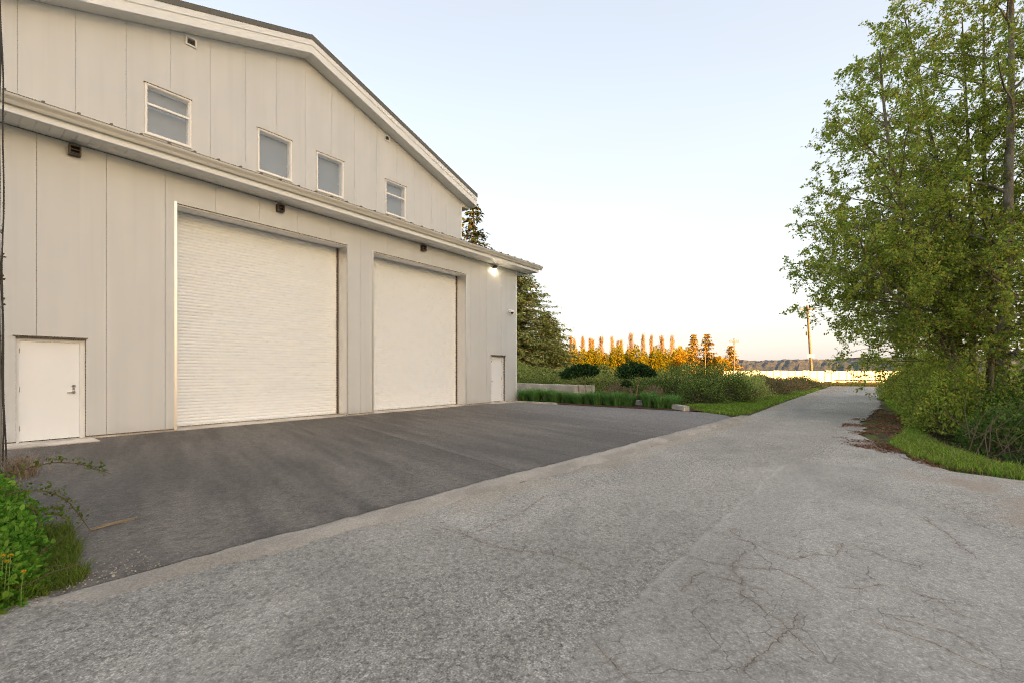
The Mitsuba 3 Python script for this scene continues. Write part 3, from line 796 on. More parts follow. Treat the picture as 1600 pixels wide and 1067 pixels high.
def shrub(name, label, catg, blobs, dens, size, palette, seed, group=None, stem=30, stem_bsdf='mat_twig', stem_r=0.008, **kw):
    g = np.random.default_rng(seed)
    K = thing(name, label, catg, group)
    ms, cs, sm = [], [], []
    for c, r in blobs:
        area = (r[0] * r[1] + r[0] * r[2] + r[1] * r[2]) * 2.1
        m, c_ = mound(c, r, int(dens * area), size, g, palette, seed=seed, **kw)
        ms.append(m), cs.append(c_)
        if stem:
            sm.append(stems(c, r, int(stem), g, r=stem_r))
    k = put(K + '__foliage', cat_(ms), 'mat_leaf', color=np.vstack(cs))
    stuff(k)
    if sm:
        put(K + '__stem', cat_(sm), stem_bsdf)
        stuff(K + '__stem')
    return K


GREEN = [(0.078, 0.143, 0.023), (0.111, 0.182, 0.029), (0.058, 0.111, 0.021), (0.137, 0.195, 0.036)]
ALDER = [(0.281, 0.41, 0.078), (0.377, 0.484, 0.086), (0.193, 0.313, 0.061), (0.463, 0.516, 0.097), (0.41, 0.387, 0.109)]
DARK = [(0.123, 0.209, 0.053), (0.161, 0.265, 0.06), (0.095, 0.161, 0.042)]
OLIVE = [(0.475, 0.549, 0.16), (0.375, 0.475, 0.121), (0.562, 0.549, 0.202), (0.289, 0.391, 0.105)]

# bramble at the bottom left
g = np.random.default_rng(21)
K = thing('bramble_bush', 'leafy green bramble bush at the left edge with arching canes over the forecourt', 'bush')
ms, cs = [], []
for c, r, n in (((-5.35, 0.12, 0.0), (0.95, 0.56, 0.56), 7000), ((-6.3, 0.1, 0.0), (1.1, 0.66, 0.66), 6000), ((-7.6, 0.0, 0.0), (1.3, 0.7, 0.70), 4000), ((-4.75, 0.26, 0.0), (0.42, 0.33, 0.34), 2500), ((-9.2, -0.1, 0.0), (1.4, 0.7, 0.72), 3000)):
    m, c_ = mound(c, r, n, 0.045, g, [(0.125, 0.300, 0.034), (0.175, 0.370, 0.046), (0.085, 0.215, 0.028), (0.235, 0.400, 0.064)], npts=6, seed=3, hollow=0.6, lump=0.35)
    ms.append(m), cs.append(c_)
k = put(K + '__foliage', cat_(ms), 'mat_leaf', color=np.vstack(cs))
stuff(k)
sm = cat_([stems(c, r, 60, g, r=0.006) for c, r in (((-5.4, 0.15, 0.0), (0.9, 0.6, 0.6)), ((-6.6, 0.1, 0), (1.2, 0.7, 0.65)))])
put(K + '__stem', sm, 'mat_twig')
stuff(K + '__stem')


def cane(pts, r0, nleaf, seed):
    g = np.random.default_rng(seed)
    pts = np.asarray(pts, float)
    t = np.linspace(0, len(pts) - 1, 26)
    P = np.stack([np.interp(t, np.arange(len(pts)), pts[:, i]) for i in range(3)], 1)
    for _ in range(3):
        P[1:-1] = (P[:-2] + 2 * P[1:-1] + P[2:]) / 4
    c = put(K + '__cane', tube(P, np.linspace(r0, r0 * 0.4, len(P)), 6), 'mat_twig', smooth=True)
    idx = g.integers(1, len(P) - 3, nleaf)
    p = P[idx] + g.normal(size=(nleaf, 3)) * [0.035, 0.02, 0.03] + [0, 0, 0.02]
    m, c_ = leaves(p, g.normal(size=(nleaf, 3)) + [0.2, 0.2, 0.3], g.uniform(0.022, 0.042, nleaf), g, [(0.12, 0.17, 0.03), (0.09, 0.14, 0.025), (0.16, 0.18, 0.05)], npts=6)
    k = put(c + '__leaves', m, 'mat_leaf', color=c_)
    stuff(k)


cane([(-6.6, 0.45, 0.45), (-6.45, 0.62, 0.60), (-6.3, 0.80, 0.66), (-6.2, 0.98, 0.63), (-6.1, 1.12, 0.55), (-6.05, 1.20, 0.50)], 0.007, 130, 1)
cane([(-6.1, 0.40, 0.40), (-6.0, 0.55, 0.48), (-5.9, 0.72, 0.46), (-5.85, 0.84, 0.36), (-5.88, 0.94, 0.16), (-5.92, 1.01, 0.012)], 0.007, 110, 2)
cane([(-5.6, 0.40, 0.30), (-5.5, 0.58, 0.38), (-5.45, 0.72, 0.33), (-5.40, 0.80, 0.25)], 0.005, 90, 3)
# dry grass stalk lying where the cane touches the ground
g = np.random.default_rng(23)
n = 9
a = np.column_stack([-5.92 + g.normal(size=n) * 0.02, 1.02 + g.normal(size=n) * 0.015, np.full(n, 0.012)])
b = np.column_stack([-6.00 + g.normal(size=n) * 0.025, 1.36 + g.uniform(-0.12, 0.08, n), g.uniform(0.008, 0.03, n)])
k = put('dry_grass_stalk', tubes(np.stack([a, (a + b) / 2 + [0, 0, 0.01], b], 1), np.tile([0.003, 0.0025, 0.001], (n, 1)), 4), 'mat_dry')
tag(k, 'dry straw stalk lying on the forecourt at the tip of the bramble cane', 'dry stalk')
# dry tuft at the foot of the near pole
n = 260
p = np.column_stack([-9.9 + g.normal(size=n) * 0.22, 0.92 + g.normal(size=n) * 0.10, np.zeros(n)])
m, c = blades(p, 0.34, g, [(0.32, 0.24, 0.16), (0.24, 0.17, 0.11), (0.38, 0.30, 0.22)], w=0.004, lean=0.7)
k = put('dry_grass_tuft', m, 'mat_leaf', color=c)
tag(k, 'tuft of dry pale grass at the foot of the near utility pole', 'dry grass')
# green grass and dandelions in front of the bramble
q = np.column_stack([g.uniform(-6.2, -4.25, 7000), g.uniform(0.15, 0.9, 7000)])
q = q[q[:, 1] < 0.60 + 0.20 * meshkit.fbm(np.column_stack([q * 3, 0 * q[:, 0]]), 3) + 0.12 * (-4.4 - q[:, 0])]
q = q[q[:, 0] < -4.44 - 0.30 * np.maximum(0, q[:, 1] - 0.50) + 0.12 * (meshkit.fbm(np.column_stack([q * 6, 0 * q[:, 0]]), 2, seed=2) - 0.5)]
m, c = blades(np.column_stack([q, np.zeros(len(q)) - 0.01]), 0.13, g, [(0.17, 0.25, 0.035), (0.125, 0.20, 0.032), (0.25, 0.28, 0.07), (0.10, 0.16, 0.03)], w=0.0035, lean=0.8)
k = put('grass', m, 'mat_leaf', color=c)
labels[k] = {'kind': 'stuff', 'label': 'uncut green grass fringe in front of the bramble bush', 'category': 'grass'}
for i, (x, y, h) in enumerate(((-4.45, 0.36, 0.335), (-4.47, 0.345, 0.295), (-4.50, 0.33, 0.33), (-4.38, 0.41, 0.23))):
    F = thing('dandelion', ['tallest yellow dandelion at the left edge by the bramble', 'yellow dandelion just below and left of the tallest one', 'yellow dandelion at the very left edge, half cut by the frame', 'short yellow dandelion low in the grass, rightmost of the four'][i], 'flower', 'dandelions by the bramble')
    put(F + '__stalk', tube([(x, y, 0), (x + 0.01, y, h * 0.5), (x + 0.005, y + 0.01, h)], 0.0022, 5), 'mat_stalk')
    n = 40
    d = unit(g.normal(size=(n, 3)) * [1, 1, 0.4] + [0, 0, 0.5])
    m, c = leaves(np.tile([x + 0.005, y + 0.01, h], (n, 1)), d, 0.017, g, [(0.62, 0.40, 0.02), (0.68, 0.46, 0.04)], width=0.35)
    put(F + '__head', m, 'mat_leaf', color=c)

# verge grass, both sides
g = np.random.default_rng(31)
LUSH = [(0.227, 0.417, 0.047), (0.299, 0.49, 0.062), (0.171, 0.327, 0.045), (0.38, 0.49, 0.091), (0.22, 0.21, 0.07), (0.15, 0.24, 0.05)]


def verge(name, poly, n, h, label, pal=LUSH, w=0.006, near=None):
    q = scatter(poly, n, g)
    m, c = blades(np.column_stack([q, ground_h(q[:, 0], q[:, 1]) - 0.01]), h, g, pal, w=w, lean=0.55)
    k = put(name, m, 'mat_leaf', color=c)
    labels[k] = {'kind': 'stuff', 'label': label, 'category': 'grass'}


verge('grass', Polygon([(0.45, 12.6), (0.75, 10.9), (1.15, 9.95), (1.9, 9.55), (3.8, 9.9), (3.8, 10.5), (2.1, 10.6), (1.75, 11.4), (1.65, 12.8), (1.55, 14.5), (1.45, 18), (1.8, 23), (1.6, 40), (1.2, 40), (0.9, 26), (1.2, 20), (0.95, 16.5), (0.75, 14.5)]), 30000, 0.14, 'bright green grass verge on the right side of the road')
verge('grass', Polygon([(0.45, 12.6), (0.75, 10.9), (1.15, 9.95), (1.9, 9.55), (3.8, 9.9), (3.8, 10.5), (2.1, 10.6), (1.75, 11.4), (1.65, 12.8), (1.55, 14.5), (0.75, 14.5)]), 420, 0.24, 'sparse dry straw stalks standing in the right grass verge', pal=[(0.30, 0.26, 0.13), (0.20, 0.24, 0.08), (0.36, 0.30, 0.17)], w=0.004)
verge('grass', Polygon([(-5.0, 18.35), (-3.55, 17.55), (-3.25, 19), (-3.18, 25.2), (-2.9, 40), (-2.6, 55), (-3.3, 55), (-3.9, 40), (-4.6, 27), (-5.6, 21.5), (-6.2, 20.5)]), 24000, 0.15, 'green grass verge on the left of the road below the brush', w=0.009)
verge('grass', Polygon([(-3.4, 57), (12, 60), (14, 66), (-6, 64)]), 6000, 0.35, 'pale rough grass strip across the far end of the road', pal=[(0.17, 0.17, 0.05), (0.22, 0.19, 0.08), (0.13, 0.15, 0.04)], w=0.02)

# clumps of ornamental grass along the bed
CL = [(-13.75, 19.0, .60), (-13.05, 18.95, .66), (-12.45, 19.15, .70), (-11.85, 18.95, .62), (-11.2, 19.1, .66), (-10.6, 18.95, .60), (-10.1, 19.15, .66), (-9.55, 18.9, .62), (-9.05, 19.05, .68), (-8.55, 18.9, .66), (-8.15, 19.1, .60), (-7.15, 18.95, .62), (-6.65, 18.85, .66), (-6.2, 19.0, .60)]
for i, (x, y, h) in enumerate(CL):
    n = 900
    a, r = g.uniform(0, 6.28, n), 0.30 * np.sqrt(g.uniform(0, 1, n))
    o = np.column_stack([np.cos(a) * r, np.sin(a) * r, 0 * a])
    hh = h * g.uniform(0.72, 1.12) * g.uniform(0.5, 1.1, n)[:, None]
    tip = o * 1.3 + unit(o + 1e-6) * (0.16 + 0.10 * g.uniform(0, 1, (n, 1))) * hh + g.normal(size=(n, 3)) * 0.04
    s = unit(np.cross(o + 1e-6, [0, 0, 1.0])) * 0.010
    b0 = np.array([x, y, 0.0]) + o * 0.85
    mid = b0 + (tip - o * 0.85) * 0.4 + [0, 0, 1] * hh * 0.65
    v = np.stack([b0 - s, b0 + s, mid - s, mid + s, np.array([x, y, 0]) + tip + [0, 0, 1] * hh], 1)
    f = (np.array([[0, 1, 3], [0, 3, 2], [2, 3, 4]])[None] + (np.arange(n) * 5)[:, None, None]).reshape(-1, 3)
    pal = np.array([(0.135, 0.31, 0.075), (0.18, 0.37, 0.10), (0.10, 0.245, 0.058), (0.28, 0.40, 0.12)])
    c = np.clip(pal[g.integers(0, 4, n)] * (1 + 0.15 * g.normal(size=(n, 1))), 0.01, 1)
    k = put('grass_clump', trimesh.Trimesh(v.reshape(-1, 3), f, process=False), 'mat_leaf', color=np.repeat(c, 5, axis=0))
    ordn = ['first', 'second', 'third', 'fourth', 'fifth', 'sixth', 'seventh', 'eighth', 'ninth', 'tenth', 'eleventh'][i] if i < 11 else None
    tag(k, f'dense green grass clump, {ordn} from the warehouse corner' if ordn else ['green grass clump just right of the gap in the row', 'green grass clump, second from the right end of the row', 'last green grass clump at the right end of the row'][i - 11], 'grass clump', 'ornamental grass clumps along the bed')

# two small trained pines
def trained_pine(x, y, pads, path, label, seed):
    g = np.random.default_rng(seed)
    K = thing('trained_pine', label, 'pine', 'trained pines in the bed')
    for q in path:
        q = np.asarray(q, float)
        t = np.linspace(0, len(q) - 1, 10)
        P = np.stack([np.interp(t, np.arange(len(q)), q[:, i]) for i in range(3)], 1)
        put(K + '__trunk', tube(P, np.linspace(0.035, 0.018, 10), 7), 'mat_wood', smooth=True)
    for c, r in pads:
        n = int(1000 * r[0] * r[1] / 0.2)
        m, c_ = mound(c, r, n, 0.12, g, [(0.045, 0.100, 0.036), (0.065, 0.130, 0.044), (0.030, 0.066, 0.026)], hollow=0.3, lump=0.9, up=1.1, seed=seed, flat_bottom=False)
        k = put(K + '__foliage', m, 'mat_needle', color=c_)
        stuff(k)


trained_pine(-11.3, 20.4, [((-11.55, 20.25, 1.50), (0.50, 0.40, 0.30)), ((-11.0, 20.65, 1.56), (0.50, 0.42, 0.28)), ((-11.85, 19.95, 1.36), (0.30, 0.28, 0.20)), ((-11.3, 20.4, 1.64), (0.40, 0.36, 0.24)), ((-10.7, 20.8, 1.48), (0.26, 0.24, 0.17))],
             [[(-11.25, 20.3, 0.0), (-11.32, 20.3, 0.6), (-11.40, 20.3, 1.4)], [(-11.0, 20.5, 0.0), (-11.05, 20.5, 0.7), (-11.1, 20.55, 1.5)]], 'dark trained pine with two slim stems in front of the retaining wall', 4)
trained_pine(-8.5, 20.5, [((-8.78, 20.30, 1.48), (0.44, 0.40, 0.32)), ((-8.20, 20.80, 1.56), (0.46, 0.42, 0.30)), ((-8.50, 20.5, 1.68), (0.40, 0.36, 0.26)), ((-7.92, 21.0, 1.44), (0.28, 0.26, 0.20)), ((-8.75, 20.3, 0.92), (0.20, 0.18, 0.14))],
             [[(-8.45, 20.5, 0.1), (-8.62, 20.4, 0.7), (-8.70, 20.35, 1.4)], [(-8.42, 20.5, 0.1), (-8.35, 20.6, 0.7), (-8.30, 20.7, 1.45)]], 'dark trained pine with a low side tuft, right of the retaining wall', 5)
# bare reddish shrubs
for i, (x, y, rx, h, lab) in enumerate(((-9.75, 21.6, 0.85, 1.05, 'bare reddish twiggy shrub between the two trained pines'), (-7.75, 21.0, 0.55, 0.95, 'bare russet twiggy shrub right of the second trained pine'))):
    g = np.random.default_rng(60 + i)
    n = 420
    a = g.uniform(0, 6.28, n)
    r = rx * np.sqrt(g.uniform(0, 1, n))
    b0 = np.column_stack([x + 0.5 * r * np.cos(a), y + 0.35 * r * np.sin(a), 0 * a])
    tp = np.column_stack([x + r * np.cos(a), y + 0.7 * r * np.sin(a), h * (1 - 0.35 * (r / rx) ** 2) * g.uniform(0.6, 1.08, n)])
    P = np.stack([b0, (b0 + tp) / 2 + g.normal(size=(n, 3)) * 0.05, tp + g.normal(size=(n, 3)) * 0.04], 1)
    S = put('bare_shrub', tubes(P, np.tile([0.010, 0.008, 0.004], (n, 1)), 3), 'mat_bare' if False else 'mat_dry')
    tag(S, lab, 'shrub', 'bare shrubs behind the grass clumps')

# brush and hedge masses behind
shrub('bramble_thicket', 'long olive green bramble thicket behind the retaining wall', 'thicket', [((-18.5, 25.5, 0.0), (3.0, 1.8, 1.9)), ((-15.2, 25.8, 0.0), (2.4, 1.6, 1.7)), ((-12.7, 26.2, 0.0), (2.2, 1.5, 1.75)), ((-10.6, 26.3, 0.0), (2.0, 1.5, 1.55)), ((-21.5, 27, 0), (3, 2, 2.3))], 420, 0.10, OLIVE + [(0.10, 0.12, 0.035)], 71, stem=90, lump=0.35)
shrub('willow_shrub', 'big rounded olive willow shrub at the left of the road', 'shrub', [((-7.2, 24.0, 0.0), (1.9, 1.5, 1.90)), ((-5.7, 24.5, 0.0), (1.5, 1.4, 1.90)), ((-8.9, 24.4, 0.0), (1.6, 1.2, 1.55)), ((-6.1, 22.8, 0.0), (1.4, 0.9, 1.15)), ((-4.9, 24.6, 0.0), (0.9, 1.0, 1.35))], 620, 0.075, OLIVE[:2] + DARK + OLIVE[3:], 72, stem=260, lump=0.4, stem_r=0.010)
for i, (x, y, r, h, pal, lab) in enumerate(((-5.5, 30.5, 2.0, 1.45, OLIVE, 'low olive brush just beyond the big willow shrub'), (-5.2, 36.0, 2.2, 1.20, [(0.22, 0.175, 0.085), (0.16, 0.15, 0.06), (0.25, 0.19, 0.115), (0.14, 0.155, 0.05)], 'brownish dry brush along the left of the road, middle patch'),
                                           (-4.8, 42.5, 2.2, 1.05, [(0.24, 0.19, 0.09), (0.18, 0.165, 0.06), (0.27, 0.21, 0.12)], 'tan dry brush along the left of the road, beyond the middle patch'), (-4.4, 50.5, 2.4, 0.95, [(0.21, 0.195, 0.075), (0.165, 0.165, 0.05)], 'farthest low brush where the road ends'))):
    shrub('brush', lab, 'brush', [((x, y - 1.5, -0.05), (r * 0.8, r, h)), ((x - 0.6, y + 1.5, -0.05), (r * 0.9, r, h * 1.05))], 300, 0.10, pal, 80 + i, group='brush along the left of the road', stem=220, stem_bsdf='mat_dry', stem_r=0.010, lump=0.5, up=0.9)


# ------------------------------------------------------------------ trees on the right
def path(pts, k=24, g=None, wob=0.0):
    pts = np.asarray(pts, float)
    t = np.linspace(0, len(pts) - 1, k)
    P = np.stack([np.interp(t, np.arange(len(pts)), pts[:, i]) for i in range(3)], 1)
    for _ in range(2):
        P[1:-1] = (P[:-2] + 2 * P[1:-1] + P[2:]) / 4
    if wob:
        P[1:-1] += np.cumsum(g.normal(size=(k - 2, 3)) * wob, 0) * [1, 1, 0] * np.sin(np.linspace(0, math.pi, k - 2))[:, None]
    return P


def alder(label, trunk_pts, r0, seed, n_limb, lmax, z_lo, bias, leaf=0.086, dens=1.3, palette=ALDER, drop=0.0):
    g = np.random.default_rng(seed)
    K = thing('alder_tree', label, 'tree', 'alders on the right of the road')
    TP = path(trunk_pts, 30, g, 0.012)
    zr = (TP[:, 2] - TP[0, 2]) / (TP[-1, 2] - TP[0, 2])
    rad = r0 * (1 - 0.86 * zr) * (1 + 0.5 * np.exp(-zr * 22))
    put(K + '__trunk', tube(TP, rad, 10), 'mat_bark', smooth=True)
    bias = np.asarray(bias, float)
    subP, subR, twP, lp, ld = [], [], [], [], []
    for i in range(n_limb):
        u = z_lo + (1 - z_lo) * (i + g.uniform(0, 1)) / n_limb
        j = min(28, int(u * 29))
        p0, r = TP[j], max(0.012, rad[j] * 0.42)
        az = i * 2.399 + g.normal() * 0.4
        d = np.array([math.cos(az), math.sin(az), 0.0]) + bias
        d[2] = 0.25 + 0.75 * u + g.normal() * 0.12
        d = d / np.linalg.norm(d)
        L = lmax * (0.45 + 0.75 * math.sin(math.pi * min(1, 0.18 + 0.80 * u))) * g.uniform(0.7, 1.15) * (1 - 0.55 * max(0, u - 0.72) / 0.28)
        t = np.linspace(0, 1, 8)[:, None]
        P = p0 + d * L * t + np.array([0, 0, -1.0]) * L * (0.16 + drop) * t ** 2 * (1.25 - u) + np.cumsum(g.normal(size=(8, 3)) * 0.035 * L / 3, 0) * (t > 0)
        put(K + '__limb', tube(P, r * (1 - 0.85 * t[:, 0]), 6), 'mat_bark', smooth=True)
        ns = max(3, int(L * 2.6))
        for s in range(ns):
            v = 0.22 + 0.78 * (s + g.uniform(0, 1)) / ns
            q = np.array([np.interp(v, t[:, 0], P[:, k]) for k in range(3)])
            sd = unit(d * 0.7 + g.normal(size=3) * 0.75 + [0, 0, 0.10])
            sl = g.uniform(0.45, 1.15) * (1.25 - 0.5 * v) * min(1.2, 0.5 + L / 4)
            tt = np.linspace(0, 1, 5)[:, None]
            S = q + sd * sl * tt + np.array([0, 0, -0.16]) * sl * tt ** 2 + np.cumsum(g.normal(size=(5, 3)) * 0.03 * sl, 0) * (tt > 0)
            subP.append(S), subR.append(max(0.006, r * 0.3) * (1 - 0.8 * tt[:, 0]))
            nt = max(3, int(sl * 9.5))
            for w in range(nt):
                x = 0.15 + 0.85 * (w + g.uniform()) / nt
                o = np.array([np.interp(x, tt[:, 0], S[:, k]) for k in range(3)])
                td = unit(sd * 0.6 + g.normal(size=3) * 0.8)
                tl = g.uniform(0.18, 0.42)
                e = o + td * tl + [0, 0, -0.05]
                twP.append([o, (o + e) / 2 + [0, 0, 0.015], e])
                nl = max(1, int(g.poisson(11.0 * dens)))
                f_ = g.uniform(0.15, 1.05, (nl, 1))
                lp.append(o + (e - o) * f_ + g.normal(size=(nl, 3)) * 0.03)
                ld.append(td * 0.5 + g.normal(size=(nl, 3)) * 0.7 + [0, 0, -0.15])
    put(K + '__branches', tubes(np.array(subP), np.array(subR), 4), 'mat_twig')
    stuff(K + '__branches')
    put(K + '__twigs', tubes(np.array(twP), np.tile([0.004, 0.003, 0.0015], (len(twP), 1)), 3), 'mat_twig')
    stuff(K + '__twigs')
    lp, ld = np.vstack(lp), np.vstack(ld)
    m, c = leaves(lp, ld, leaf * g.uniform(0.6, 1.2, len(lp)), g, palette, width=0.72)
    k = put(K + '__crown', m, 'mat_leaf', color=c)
    stuff(k)


LFT = (-0.45, -0.25, 0)
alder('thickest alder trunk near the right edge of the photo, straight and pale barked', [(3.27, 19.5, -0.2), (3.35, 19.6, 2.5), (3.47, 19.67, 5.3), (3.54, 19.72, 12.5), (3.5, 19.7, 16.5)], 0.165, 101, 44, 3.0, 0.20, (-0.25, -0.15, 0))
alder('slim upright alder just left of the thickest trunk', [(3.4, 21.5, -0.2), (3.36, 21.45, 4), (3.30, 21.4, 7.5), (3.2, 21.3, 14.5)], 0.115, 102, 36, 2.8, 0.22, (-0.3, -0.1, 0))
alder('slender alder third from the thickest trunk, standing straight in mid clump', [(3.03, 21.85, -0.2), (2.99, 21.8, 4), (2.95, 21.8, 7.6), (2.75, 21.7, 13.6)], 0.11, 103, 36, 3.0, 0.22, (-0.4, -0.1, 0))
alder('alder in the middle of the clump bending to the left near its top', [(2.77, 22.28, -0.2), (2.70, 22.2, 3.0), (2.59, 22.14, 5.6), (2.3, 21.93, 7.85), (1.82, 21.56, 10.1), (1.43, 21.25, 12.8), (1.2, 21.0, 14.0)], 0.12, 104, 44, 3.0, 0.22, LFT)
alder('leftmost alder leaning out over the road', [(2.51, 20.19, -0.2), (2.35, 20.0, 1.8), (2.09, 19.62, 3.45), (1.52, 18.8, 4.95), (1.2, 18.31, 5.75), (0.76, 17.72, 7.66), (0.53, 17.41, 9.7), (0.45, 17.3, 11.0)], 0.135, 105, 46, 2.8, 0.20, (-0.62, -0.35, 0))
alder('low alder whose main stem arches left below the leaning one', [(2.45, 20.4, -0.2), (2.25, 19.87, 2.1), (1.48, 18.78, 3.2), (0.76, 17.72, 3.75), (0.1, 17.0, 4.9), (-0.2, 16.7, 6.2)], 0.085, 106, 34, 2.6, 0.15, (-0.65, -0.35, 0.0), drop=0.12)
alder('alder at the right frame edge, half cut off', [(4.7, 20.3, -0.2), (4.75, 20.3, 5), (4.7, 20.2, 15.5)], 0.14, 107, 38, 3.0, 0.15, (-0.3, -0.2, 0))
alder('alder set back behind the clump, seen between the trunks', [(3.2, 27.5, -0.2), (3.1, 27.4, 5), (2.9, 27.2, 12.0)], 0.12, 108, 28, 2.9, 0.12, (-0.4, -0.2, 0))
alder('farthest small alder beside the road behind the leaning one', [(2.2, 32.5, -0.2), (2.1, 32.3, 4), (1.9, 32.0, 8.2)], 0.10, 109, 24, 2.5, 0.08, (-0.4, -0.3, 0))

# undergrowth below them
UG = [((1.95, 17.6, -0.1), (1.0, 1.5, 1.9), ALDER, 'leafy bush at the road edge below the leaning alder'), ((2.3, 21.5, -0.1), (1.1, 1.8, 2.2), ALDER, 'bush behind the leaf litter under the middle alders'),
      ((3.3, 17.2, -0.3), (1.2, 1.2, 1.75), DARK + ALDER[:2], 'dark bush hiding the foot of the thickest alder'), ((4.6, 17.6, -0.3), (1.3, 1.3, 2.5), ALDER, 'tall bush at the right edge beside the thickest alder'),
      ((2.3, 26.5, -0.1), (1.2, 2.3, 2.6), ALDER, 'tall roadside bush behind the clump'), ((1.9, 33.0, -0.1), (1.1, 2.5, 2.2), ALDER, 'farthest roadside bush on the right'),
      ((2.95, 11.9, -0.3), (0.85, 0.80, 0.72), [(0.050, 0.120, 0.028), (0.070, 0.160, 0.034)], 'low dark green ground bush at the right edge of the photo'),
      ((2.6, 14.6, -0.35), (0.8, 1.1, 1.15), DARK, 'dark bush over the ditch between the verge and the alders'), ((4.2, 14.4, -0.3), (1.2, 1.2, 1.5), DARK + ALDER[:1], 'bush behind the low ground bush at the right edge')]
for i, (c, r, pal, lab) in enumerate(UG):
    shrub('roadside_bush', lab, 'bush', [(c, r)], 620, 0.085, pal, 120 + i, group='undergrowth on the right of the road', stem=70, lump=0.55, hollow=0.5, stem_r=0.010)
# dead branches in the ditch
g = np.random.default_rng(140)
for i, (a, b, lab) in enumerate((((1.9, 13.0, 0.0), (2.5, 14.0, 0.75), 'dead branch arching over the dark ditch, upper one'), ((2.1, 12.3, -0.1), (2.6, 13.2, 0.35), 'dead tangled branch low in the ditch below the alders'), ((2.9, 12.6, 0.0), (3.4, 13.2, 0.65), 'bare branch at the right edge above the low ground bush'))):
    a, b = np.array(a), np.array(b)
    ms = []
    for k in range(9):
        e = b + g.normal(size=3) * [0.35, 0.35, 0.25]
        P = path([a + g.normal(size=3) * 0.15, (a + e) / 2 + [0, 0, 0.15] + g.normal(size=3) * 0.12, e], 9)
        ms.append(tube(P, np.linspace(0.010, 0.003, 9), 5))
    k = put('dead_branch', cat_(ms), 'mat_twig', smooth=True)
    tag(k, lab, 'branch', 'dead branches in the ditch')


# ------------------------------------------------------------------ conifers behind the warehouse
def conifer_mesh(H, R, seed, palette, frond=0.5, levels=60, top=0.5, fill=1.0):
    g = np.random.default_rng(seed)
    tp = np.array([[0, 0, -0.2], [0.02 * H * 0.2, 0, H * 0.5], [0, 0, H]])
    TP = path(tp, 12)
    trunk = tube(TP, np.linspace(0.022 * H, 0.03, 12), 7)
    p, d, bp = [], [], []
    for i in range(levels):
        u = (i + g.uniform()) / levels
        z = H * (0.06 + 0.93 * u)
        nb = g.integers(4, 8)
        for b in range(nb):
            if g.uniform() > fill:
                continue
            az = g.uniform(0, 2 * math.pi)
            L = R * (1 - u) ** 0.75 * g.uniform(0.55, 1.15) + top * 0.5
            k = max(4, int(L / frond * 2.6))
            t = (np.arange(k) + g.uniform(0, 1, k)) / k
            dirv = np.array([math.cos(az), math.sin(az), 0])
            dz = 0.25 * (u - 0.4) * L * t - 0.20 * L * t ** 2 + 0.12 * L * t ** 3
            q = np.array([0, 0, z]) + dirv * (L * t)[:, None] + np.column_stack([0 * t, 0 * t, dz])
            bp.append([[0, 0, z], np.array([0, 0, z]) + dirv * L * 0.5 + [0, 0, np.interp(0.5, np.sort(t), dz[np.argsort(t)])], np.array([0, 0, z]) + dirv * L * 0.97 + [0, 0, dz.max() * 0 + (0.25 * (u - 0.4) - 0.08) * L]])
            for _ in range(2):
                p.append(q + g.normal(size=(k, 3)) * [0.12, 0.12, 0.08])
                d.append(dirv * 0.6 + g.normal(size=(k, 3)) * [0.7, 0.7, 0.25] + [0, 0, -0.35])
    p, d = np.vstack(p), np.vstack(d)
    m, c = leaves(p, d, frond * g.uniform(0.5, 1.2, len(p)), g, palette, width=0.42, fold=0.1, jit=0.25)
    br = tubes(np.array(bp), np.tile([0.035, 0.022, 0.008], (len(bp), 1)), 3)
    return trunk, br, m, c


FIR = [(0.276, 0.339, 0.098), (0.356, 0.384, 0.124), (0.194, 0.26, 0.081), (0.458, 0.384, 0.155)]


def place_conifer(x, y, H, R, seed, label, cat='conifer', palette=FIR, group=None, name='conifer_tree', **kw):
    K = thing(name, label, cat, group)
    tr, br, m, c = conifer_mesh(H, R, seed, palette, **kw)
    tw = T().translate([x, y, 0])
    scene[K + '__trunk'] = {**mikit.ply(tr, 'mat_bark', smooth=True), 'to_world': tw}
    scene[K + '__branches'] = {**mikit.ply(br, 'mat_twig'), 'to_world': tw}
    scene[K + '__crown'] = {**mikit.ply(m, 'mat_needle', color=c), 'to_world': tw}
    stuff(K + '__branches'), stuff(K + '__crown')


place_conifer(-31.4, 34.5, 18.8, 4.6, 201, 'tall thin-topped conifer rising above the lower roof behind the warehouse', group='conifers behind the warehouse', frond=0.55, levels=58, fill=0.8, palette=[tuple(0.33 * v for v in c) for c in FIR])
place_conifer(-28.5, 38.5, 12.8, 7.4, 202, 'broad olive conifer just right of the warehouse corner', group='conifers behind the warehouse', frond=0.36, levels=90)
place_conifer(-27.2, 41.5, 7.8, 5.4, 203, 'shorter conifer at the right side of the olive group beside the warehouse', group='conifers behind the warehouse', frond=0.40, levels=64)
place_conifer(-33.5, 40.0, 14.5, 5.5, 204, 'conifer at the back of the olive group beside the warehouse', group='conifers behind the warehouse', frond=0.5, levels=60)

# ------------------------------------------------------------------ far sunlit trees
GOLD = [(0.52, 0.383, 0.112), (0.607, 0.456, 0.137), (0.434, 0.311, 0.087)]


